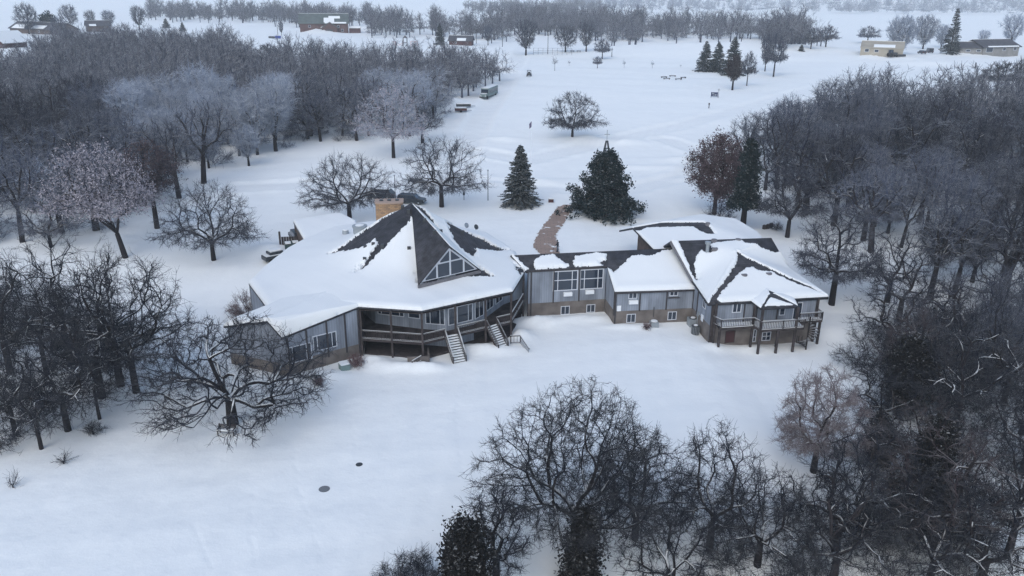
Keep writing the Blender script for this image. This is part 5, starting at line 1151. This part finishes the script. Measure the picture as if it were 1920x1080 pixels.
for u, v, lb, mm in ((874, 434, 'lighter satellite dish on a short post behind the hall roof', M_metal), (892, 437, 'darker satellite dish on a short post behind the hall roof', M_dkmetal)):
    t = thing('satellite_dish', lb, 'satellite dish', gp(u, v)); MB().cyl((0, 0, 0), (0, 0, .75), .04).build('post', M_dkmetal, t)
    d_ = MB(); d_.cyl((0, -.02, .95), (.1, -.12, 1.02), .12, .42, n=20); d_.build('dish', mm, t); MB().bar((.05, -.1, .8), (.3, -.5, 1.0), .03).build('feed_arm', M_dkmetal, t)
t = thing('cross_tower', 'dark lattice spire with a white cross behind the large pine', 'tower', gp(1134, 345)); b = MB()
for sx in (-1, 1):
    for sy in (-1, 1): b.bar((sx*1.5, sy*1.5, 0), (sx*.12, sy*.12, 8.2), .2)
for k in range(1, 5):
    z = k*1.7; r = 1.5-1.38*z/8.2; b.bar((-r, -r, z), (r, -r, z), .1).bar((-r, r, z), (r, r, z), .1).bar((-r, -r, z), (-r, r, z), .1).bar((r, -r, z), (r, r, z), .1)
b.build('lattice', M_dkmetal, t); MB().box(-.06, .06, -.06, .06, 8.2, 10.2).box(-.5, -.06, -.05, .05, 9.3, 9.42).box(.06, .5, -.05, .05, 9.3, 9.42).build('cross', M_metal, t)
for u, v, h, lb in ((1027, 101, 9, 'wooden utility pole beside the frosted park trees'), (1147, 107, 4, 'short pole right of the small round tree'), (893, 82, 8, 'thin pole right of the small cabin'), (942, 88, 8, 'thin pole between the cabin and the largest park tree'), (521, 66, 12, 'tall pole by the blue bin left of the brick building')):
    t = thing('utility_pole', lb, 'pole', gp(u, v)); MB().cyl((0, 0, 0), (0, 0, h), .16, .1).build('pole', M_wood, t); MB().box(-.5, .5, -.05, .05, h-.9, h-.75).build('crossarm', M_wood, t)
# signboard with cross
t = thing('signboard', 'dark blue signboard with a thin cross beside it in the snow field', 'sign', gp(1339, 183), -.15); MB().box(-1, 1, -.06, .06, .35, 1.55).build('board', mat('sign_blue', (.04, .05, .10)), t)
for x in (-.9, .9): MB().box(x-.06, x+.06, .06, .16, 0, 1.6).build('post', M_wood, t)
b = MB(); b.box(-.7, -.1, -.09, -.07, 1.05, 1.3); b.box(.1, .6, -.09, -.07, .6, 1.0); b.box(-.5, .0, -.09, -.07, .6, .8); b.build('lettering', M_metal, t)
MB().box(1.15, 1.25, -.05, .05, 0, 2.7).box(.8, 1.15, -.04, .04, 2.2, 2.3).box(1.25, 1.6, -.04, .04, 2.2, 2.3).build('cross', M_wood, t)
t = thing('marker_post', 'short dark marker post in the snow below the signboard', 'post', gp(1329, 203)); MB().box(-.1, .1, -.08, .08, 0, 1.0).build('post', M_wood, t); MB().box(-.2, .2, -.1, .1, 1.0, 1.45).build('plate', M_wood, t)
for u, v, a, lb in ((1245, 146, .3, 'far left log bench of the ring of benches in the snow'), (1250, 149, -.1, 'front left log bench of the bench ring'), (1261, 144, 0, 'rear middle log bench of the bench ring'), (1272, 150, .1, 'front right log bench of the bench ring'), (1281, 147, .5, 'far right log bench of the bench ring')):
    t = thing('log_bench', lb, 'bench', gp(u, v), a, 'log benches set in a ring'); MB().box(-1.2, 1.2, -.2, .2, .3, .5).build('seat', M_wood, t)
    for x in (-.9, .9): MB().box(x-.12, x+.12, -.15, .15, 0, .3).build('leg', M_wood, t)
# playground, blue bin, field fence
t = thing('playground', 'orange and grey play structure with a small roofed tower beyond the left wood', 'playground', gp(760, 86))
b = MB(); [b.box(x-.1, x+.1, y-.1, y+.1, 0, 4) for x in (-1, 1) for y in (-1, 1)]; b.build('tower', M_wood, t); MB().cyl((0, 0, 4), (0, 0, 5.3), 1.7, .1, n=4).build('tower_roof', M_droof, t); MB().box(-1, 1, -1, 1, 1.5, 1.7).build('platform', M_wood, t)
MO = mat('orange_plastic', (.45, .12, .06)); MB().bar((-1, 0, 1.6), (-4, 0, .2), .8, .1).build('slide', MO, t); b = MB(); [b.box(x-.08, x+.08, -.08, .08, 0, 2.4) for x in (-6.5, -5.4, 3, 5, 6.4)]; b.box(3, 6.4, -.06, .06, 2.3, 2.4); b.build('climbing_frame', MO, t)
t = thing('blue_bin', 'blue container standing in the snow left of the brick building', 'container', gp(517, 72)); MB().box(0, 3, -1, 1, 0, 1.5).build('bin', M_cblue, t, bevel=.1); MB().box(-4, -.4, -1, 1, 0, 1.2).build('trailer', M_dkmetal, t, bevel=.1)
t = thing('chain_fence', 'wire backstop fence between the park trees', 'fence', gp(1000, 103)); b = MB()
for k in range(9): b.box(k*2.2-.05, k*2.2+.05, -.05, .05, 0, 3)
for z in (1, 2, 3): b.box(0, 17.6, -.03, .03, z-.03, z+.03)
b.build('frame', M_wood, t)
for u, v, lb in ((1073, 98, 'left snowy picnic table between the park trees'), (1085, 98, 'right snowy picnic table between the park trees')):
    t = thing('picnic_table', lb, 'table', gp(u, v)); MB().box(-1, 1, -.4, .4, .7, .78).build('table_top', M_wood, t); MB().box(-1, 1, -.9, -.6, .42, .48).box(-1, 1, .6, .9, .42, .48).build('seat', M_wood, t); MB().bar((-.7, -.7, 0), (-.7, .2, .7), .1).bar((.7, -.7, 0), (.7, .2, .7), .1).bar((-.7, .7, 0), (-.7, -.2, .7), .1).bar((.7, .7, 0), (.7, -.2, .7), .1).build('leg_frame', M_wood, t)
t = thing('stone_pile', 'dark scrap pile poking out of the snow behind the rear roof', 'pile', gp(1437, 428)); 
rnd2 = random.Random(4); b = MB(); [b.box(x, x+.5, y, y+.4, 0, .3+rnd2.random()*.4, Matrix.Rotation(rnd2.random(), 4, 'Z')) for x, y in [(rnd2.uniform(-1, 1), rnd2.uniform(-.6, .6)) for _ in range(6)]]; b.build('planks', M_wood, t)
t = thing('yard_figure', 'small dark yard ornament on the snow below the grey house', 'ornament', gp(1828, 127)); MB().cyl((0, 0, 0), (0, 0, .9), .35, .12, n=8).build('base', M_dkmetal, t); MB().cyl((0, 0, .9), (.1, 0, 2.0), .15, .3, n=8).build('top', M_dkmetal, t)
# ------------------------------------------------------------------ woodland
PR = {}
PR['d1'] = proto(11, H=12, W=5.6, N=430, trunk=3.2, base=2.4, shape='dome', twigs=4, tl=1.1, tr=.017, rmin=.022, wig=.12)
PR['d2'] = proto(12, H=12, W=5.0, N=430, trunk=3.6, base=3, shape='oval', twigs=4, tl=1.1, tr=.017, rmin=.022)
PR['d3'] = proto(13, H=12, W=6.2, N=480, trunk=2.5, base=2, shape='dome', twigs=4, tl=1.0, tr=.017, rmin=.022, wig=.17)
PR['v1'] = proto(14, H=12, W=4.6, N=430, trunk=2.2, base=2, shape='vase', twigs=5, tl=1.4, tr=.017, rmin=.022, wig=.13)
PR['v2'] = proto(15, H=12, W=5.4, N=430, trunk=1.8, base=1.6, shape='vase', twigs=5, tl=1.3, tr=.017, rmin=.022, wig=.16)
PR['o1'] = proto(16, H=11, W=6.5, N=480, trunk=2.2, base=1.6, shape='dome', twigs=4, tl=1.0, tr=.018, rmin=.024, wig=.22, gnarl=.3, rt=.33)
PR['s1'] = proto(17, H=12.5, W=5.8, N=270, trunk=3.6, base=3.2, shape='dome', twigs=4, tl=.9, tr=.018, rmin=.022, wig=.16, rt=.36)
PR['s2'] = proto(18, H=13, W=5.0, N=250, trunk=4.2, base=4, shape='oval', twigs=4, tl=.9, tr=.018, rmin=.022, wig=.14, rt=.34, lean=(1.2, 0))
PR['s3'] = proto(19, H=11.5, W=6.0, N=270, trunk=2.4, base=2.2, shape='dome', twigs=4, tl=.9, tr=.018, rmin=.022, wig=.26, gnarl=.2, rt=.38, lean=(-1, .6))
FAR = [proto(31+i, H=12, W=w_, N=70, trunk=3, base=2.2, shape=s, twigs=4, tl=1.7, tr=.045, rmin=.05, tseg=1, rt=.25) for i, (w_, s) in enumerate(((5.4, 'dome'), (4.6, 'vase'), (5, 'oval')))]

def in_poly(u, v, P):
    c = False; j = len(P)-1
    for i in range(len(P)):
        xi, yi = P[i]; xj, yj = P[j]
        if (yi > v) != (yj > v) and u < (xj-xi)*(v-yi)/(yj-yi)+xi: c = not c
        j = i
    return c
def scatter(P, spacing, seed, y0=40, y1=700, jit=.38):
    rnd = random.Random(seed); out = []
    y = y0
    while y < y1:
        x = -y*.78; 
        while x < y*.78:
            px = x+rnd.uniform(-jit, jit)*spacing; py = y+rnd.uniform(-jit, jit)*spacing
            pz = float(base_h(np.array(px), np.array(py)))
            if CAM_H-pz > 1:
                u, v = proj(px, py, pz)
                if in_poly(u+22*wob(px, py, 23, 1), v+9*wob(px, py, 19, 2), P): out.append((px, py))
            x += spacing
        y += spacing
    return out
LEFT = [(-180, 130), (0, 135), (40, 150), (100, 112), (125, 96), (265, 90), (300, 100), (430, 100), (500, 150), (560, 128), (700, 132), (860, 140), (945, 148), (930, 160), (880, 180), (840, 205), (790, 255), (700, 268), (560, 288), (452, 306), (330, 385), (210, 425), (90, 470), (-60, 520), (-180, 560)]
LOWL = [(-180, 530), (60, 520), (200, 545), (262, 590), (262, 640), (235, 700), (150, 760), (110, 800), (40, 860), (-180, 930)]
RIGHT = [(1425, 300), (1480, 262), (1550, 240), (1585, 212), (1700, 205), (1830, 200), (2060, 190), (2160, 1150), (1240, 1160), (1290, 1075), (1370, 1000), (1440, 930), (1500, 880), (1570, 840), (1640, 760), (1650, 700), (1640, 640), (1665, 560), (1640, 500), (1560, 450), (1470, 400), (1440, 350)]
BELT = [  # far tree belts: pixel polygons of their feet
 ([(275, 38), (480, 40), (470, 33), (275, 30)], 8), ([(700, 66), (960, 78), (960, 66), (700, 54)], 8), ([(920, 70), (1100, 68), (1150, 76), (1440, 78), (1560, 98), (1500, 82), (1420, 68), (1150, 50), (960, 44)], 8),
 ([(480, 42), (560, 46), (700, 50), (700, 40), (480, 36)], 8), ([(1100, 80), (1195, 86), (1200, 76), (1110, 70)], 7), ([(1430, 94), (1500, 94), (1500, 76), (1440, 78)], 7), ([(880, 26), (1130, 26), (1130, 20), (880, 20)], 12)]
cand = []
for P, s, sd_, nm in ((LEFT, 7.1, 1, 'L'), (RIGHT, 6.6, 2, 'R'), (LOWL, 12.5, 3, 'B')):
    for (x, y) in scatter(P, s, sd_, y1=420):
        cand.append((math.hypot(x, y), x, y, nm))
cand.sort()
NEARW = cand[:292]; FARW = cand[292:]
print('woodland', len(cand), 'L', sum(c[3] == 'L' for c in cand), 'R', sum(c[3] == 'R' for c in cand), 'B', sum(c[3] == 'B' for c in cand))
rnd = random.Random(9)
def wood_tree(x, y, nm):
    u, v = proj(x, y, 5)
    kind = rnd.choice(['d1', 'd2', 'd3', 'o1']); tm, cm = MB_trk, MC_dark
    s = rnd.uniform(.68, 1.2)*(1+.16*wob(x, y, 26, 3))
    if nm == 'L':
        fr = wob(x, y, 45, 2)*.5+rnd.uniform(-.4, .4)
        if v > 170: kind = rnd.choice(['s1', 's2', 's3', kind])
        if 130 < u < 560 and 150 < v < 320: fr += 1.1; kind = rnd.choice(['v1', 'v2'])
        if 560 < u: fr += .35
        if u < 220 and v < 330 and v > 120: fr -= 1.1
        cm = MC_frost if fr > .45 else (MC_half if fr > -.25 else MC_dark)
    elif nm == 'R':
        fr = wob(x, y, 50, 3)*.5+rnd.uniform(-.4, .4)
        if v > 300: kind = rnd.choice(['s1', 's2', 's3'])
        if v < 330 and u < 1700: fr += .35
        if v < 470: fr += .25
        if rnd.random() < .3: kind = rnd.choice(['v1', 'v2'])
        cm = MC_half if fr > .35 else (MC_dark if fr > -.5 or v < 350 else MC_near)
        if v > 600: kind = rnd.choice(['s1', 's3', 'o1']); cm = rnd.choice([MC_near, MC_near, MC_brown]); s *= .8
    else:
        kind = rnd.choice(['o1', 'd3', 'o1', 'd1']); cm = MC_near; s *= rnd.uniform(.75, .95)
    look = {'twigs_frost': 'pale frosted', 'twigs_half': 'lightly frosted', 'twigs_dark': 'dark', 'twigs_near': 'black twigged', 'twigs_brown': 'brownish'}[cm.name]
    form = 'upswept' if kind in ('v1', 'v2') else ('gnarled' if kind == 'o1' else ('narrow' if kind == 'd2' else 'round headed'))
    u, v = proj(x, y, gz(x, y))
    if nm == 'L':
        row = 'far back' if v < 150 else ('middle' if v < 230 else ('front edge' if v < 330 else 'near end'))
        col = 'beside the left picture edge' if u < 150 else ('around the pinkish tree' if u < 320 else ('above the lone lawn tree' if u < 480 else ('above the chimney tree' if u < 680 else 'beside the driveway and bus')))
        gr = 'trees of the left wood %s, %s' % (row, col); lb = '%s %s tree, %s of left wood, %s' % (look, form, row, col)
    elif nm == 'R':
        row = 'high on the slope' if v < 270 else ('upper slope' if v < 360 else ('level with lodge roofs' if v < 520 else ('level with balcony' if v < 700 else ('beside the big cedars' if v < 900 else 'along the bottom edge'))))
        col = 'right picture edge' if u > 1780 else ('middle of right wood' if u > 1620 else 'lodge side of right wood')
        gr = 'trees of the right wood %s, %s' % (row, col); lb = '%s %s tree %s, %s' % (look, form, row, col)
    else:
        row = 'back' if v < 620 else ('middle' if v < 740 else 'front'); gr = 'trees of the lower left wood, %s' % row
        lb = '%s %s bare tree in the %s of the lower left wood' % (look, form, row)
    return plant(PR[kind], 'bare_tree', lb, 'tree', (x, y, gz(x, y)-.1), rnd.uniform(0, 6.28), (s*rnd.uniform(.9, 1.1), s*rnd.uniform(.9, 1.1), s*rnd.uniform(.9, 1.1)), tm, cm, gr)
def woods():
    n = 0
    for d, x, y, nm in NEARW:
        if any(math.hypot(x-a, y-b) < r for a, b, r in KEEPOUT): continue
        wood_tree(x, y, nm); n += 1
    print('wood trees', n)
def merged(name, pts, mt, seed, hs=(.7, 1.1), label=None, cat='woodland'):
    rd = random.Random(seed); lst = []
    for x, y in pts:
        p = rd.choice(FAR); a = rd.uniform(0, 6.28); s = rd.uniform(*hs); c, sn = math.cos(a)*s, math.sin(a)*s
        Mx = np.array(((c, -sn, 0), (sn, c, 0), (0, 0, s*rd.uniform(.85, 1.15))))
        z = gz(x, y)-.2
        for V, Q in ((p.tv, p.tq), (p.cv, p.cq)): lst.append((V@Mx.T+np.array((x, y, z)), Q))
    V, Q = merge(lst); o = link(name, np_mesh(name, V, quads=Q, smooth=True), mt)
    tag(o, label, cat, kind='stuff'); return o
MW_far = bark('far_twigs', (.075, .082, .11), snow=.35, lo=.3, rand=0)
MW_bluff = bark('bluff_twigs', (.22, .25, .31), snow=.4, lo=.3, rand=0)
def far_woods():
    ptsL = [(c[1], c[2]) for c in FARW if c[3] == 'L']; ptsR = [(c[1], c[2]) for c in FARW if c[3] != 'L']
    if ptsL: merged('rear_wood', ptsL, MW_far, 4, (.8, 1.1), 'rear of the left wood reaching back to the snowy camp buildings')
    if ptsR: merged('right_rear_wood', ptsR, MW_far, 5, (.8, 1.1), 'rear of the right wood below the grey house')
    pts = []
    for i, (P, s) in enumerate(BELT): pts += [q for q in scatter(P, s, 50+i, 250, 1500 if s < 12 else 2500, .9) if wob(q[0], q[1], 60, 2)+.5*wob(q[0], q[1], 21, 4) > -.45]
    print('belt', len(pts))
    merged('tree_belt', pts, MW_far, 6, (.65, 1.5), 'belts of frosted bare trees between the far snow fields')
    # bluffs across the valley
    rd = random.Random(3); pts = []
    for _ in range(9000):
        x = rd.uniform(100, 2300); y = rd.uniform(1230, 2500)
        if x > y*.8: continue
        if wob(x*.5, y*1.6, 260, 1)+rd.uniform(-.6, .6) > -.15 or y < 1290: pts.append((x, y))
    pts = pts[:2600]
    big = FAR[:]; lst = []
    for x, y in pts:
        p = rd.choice(big); a = rd.uniform(0, 6.28); s = rd.uniform(1.0, 1.6); c, sn = math.cos(a)*s, math.sin(a)*s
        Mx = np.array(((c*1.3, -sn, 0), (sn, c*1.3, 0), (0, 0, s)))
        k = rd.randrange(3); sel = p.cq[k::3]
        lst.append((p.cv@Mx.T+np.array((x, y, gz(x, y)-.5)), sel))
    V, Q = merge(lst); used = np.unique(Q); mp = np.zeros(len(V), int); mp[used] = np.arange(len(used))
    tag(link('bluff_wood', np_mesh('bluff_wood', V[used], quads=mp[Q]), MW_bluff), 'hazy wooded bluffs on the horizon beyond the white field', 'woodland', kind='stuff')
def undergrowth(name, P, spacing, seed, label, y1=150, k=1, mt=None):
    rd = random.Random(seed); lst = []
    for x, y in scatter(P, spacing, seed, 40, y1):
        if any(math.hypot(x-a, y-b) < 1.0 for a, b, r in KEEPOUT) or rd.random() < .25: continue
        s = rd.uniform(.6, 2.0)*k; a = rd.uniform(0, 6.28); c, sn = math.cos(a)*s, math.sin(a)*s
        Mx = np.array(((c, -sn, 0), (sn, c, 0), (0, 0, s*rd.uniform(.8, 1.3)))); p = rd.choice(BRUSH)
        lst.append((p.cv@Mx.T+np.array((x, y, gz(x, y)-.05)), p.cq))
    V, Q = merge(lst); tag(link(name, np_mesh(name, V, quads=Q, smooth=True), mt or MC_near), label, 'undergrowth', kind='stuff')
BRUSH = [proto(71+i, H=2.2, W=1.7, N=60, trunk=.15, base=.1, shape='dome', k0=8, rt=.035, rmin=.012, tr=.010, twigs=4, tl=.6, wig=.2) for i in range(3)]
undergrowth('undergrowth', [(1640, 620), (2100, 560), (2100, 1160), (1230, 1160), (1330, 1060), (1480, 930), (1600, 830), (1660, 740)], 2.6, 8, 'tangled undergrowth between the trees of the lower right wood')
undergrowth('side_undergrowth', [(-180, 560), (100, 560), (250, 640), (200, 740), (110, 840), (-180, 930)], 3.6, 9, 'sparse undergrowth between the trees at the lower left')
undergrowth('wood_undergrowth', [(-180, 150), (300, 130), (600, 150), (900, 150), (860, 190), (780, 248), (560, 280), (440, 300), (200, 420), (-180, 520)], 6.0, 10, 'frosted brush between the trunks of the left wood', 300, 1.7, MC_half)
woods(); far_woods()
# ------------------------------------------------------------------ winter haze
hm = bpy.data.materials.new('haze'); hm.use_nodes = True
n = hm.node_tree; n.nodes.remove(n.nodes['Principled BSDF'])
pv = n.nodes.new('ShaderNodeVolumePrincipled'); pv.inputs['Color'].default_value = (.93, .97, 1, 1); pv.inputs['Density'].default_value = .00022
pv.inputs['Anisotropy'].default_value = .0
n.links.new(pv.outputs[0], n.nodes['Material Output'].inputs['Volume'])
hb = MB().box(-7300, 7300, -7300, 7300, -40, 110).build('haze', hm); tag(hb, kind='stuff')
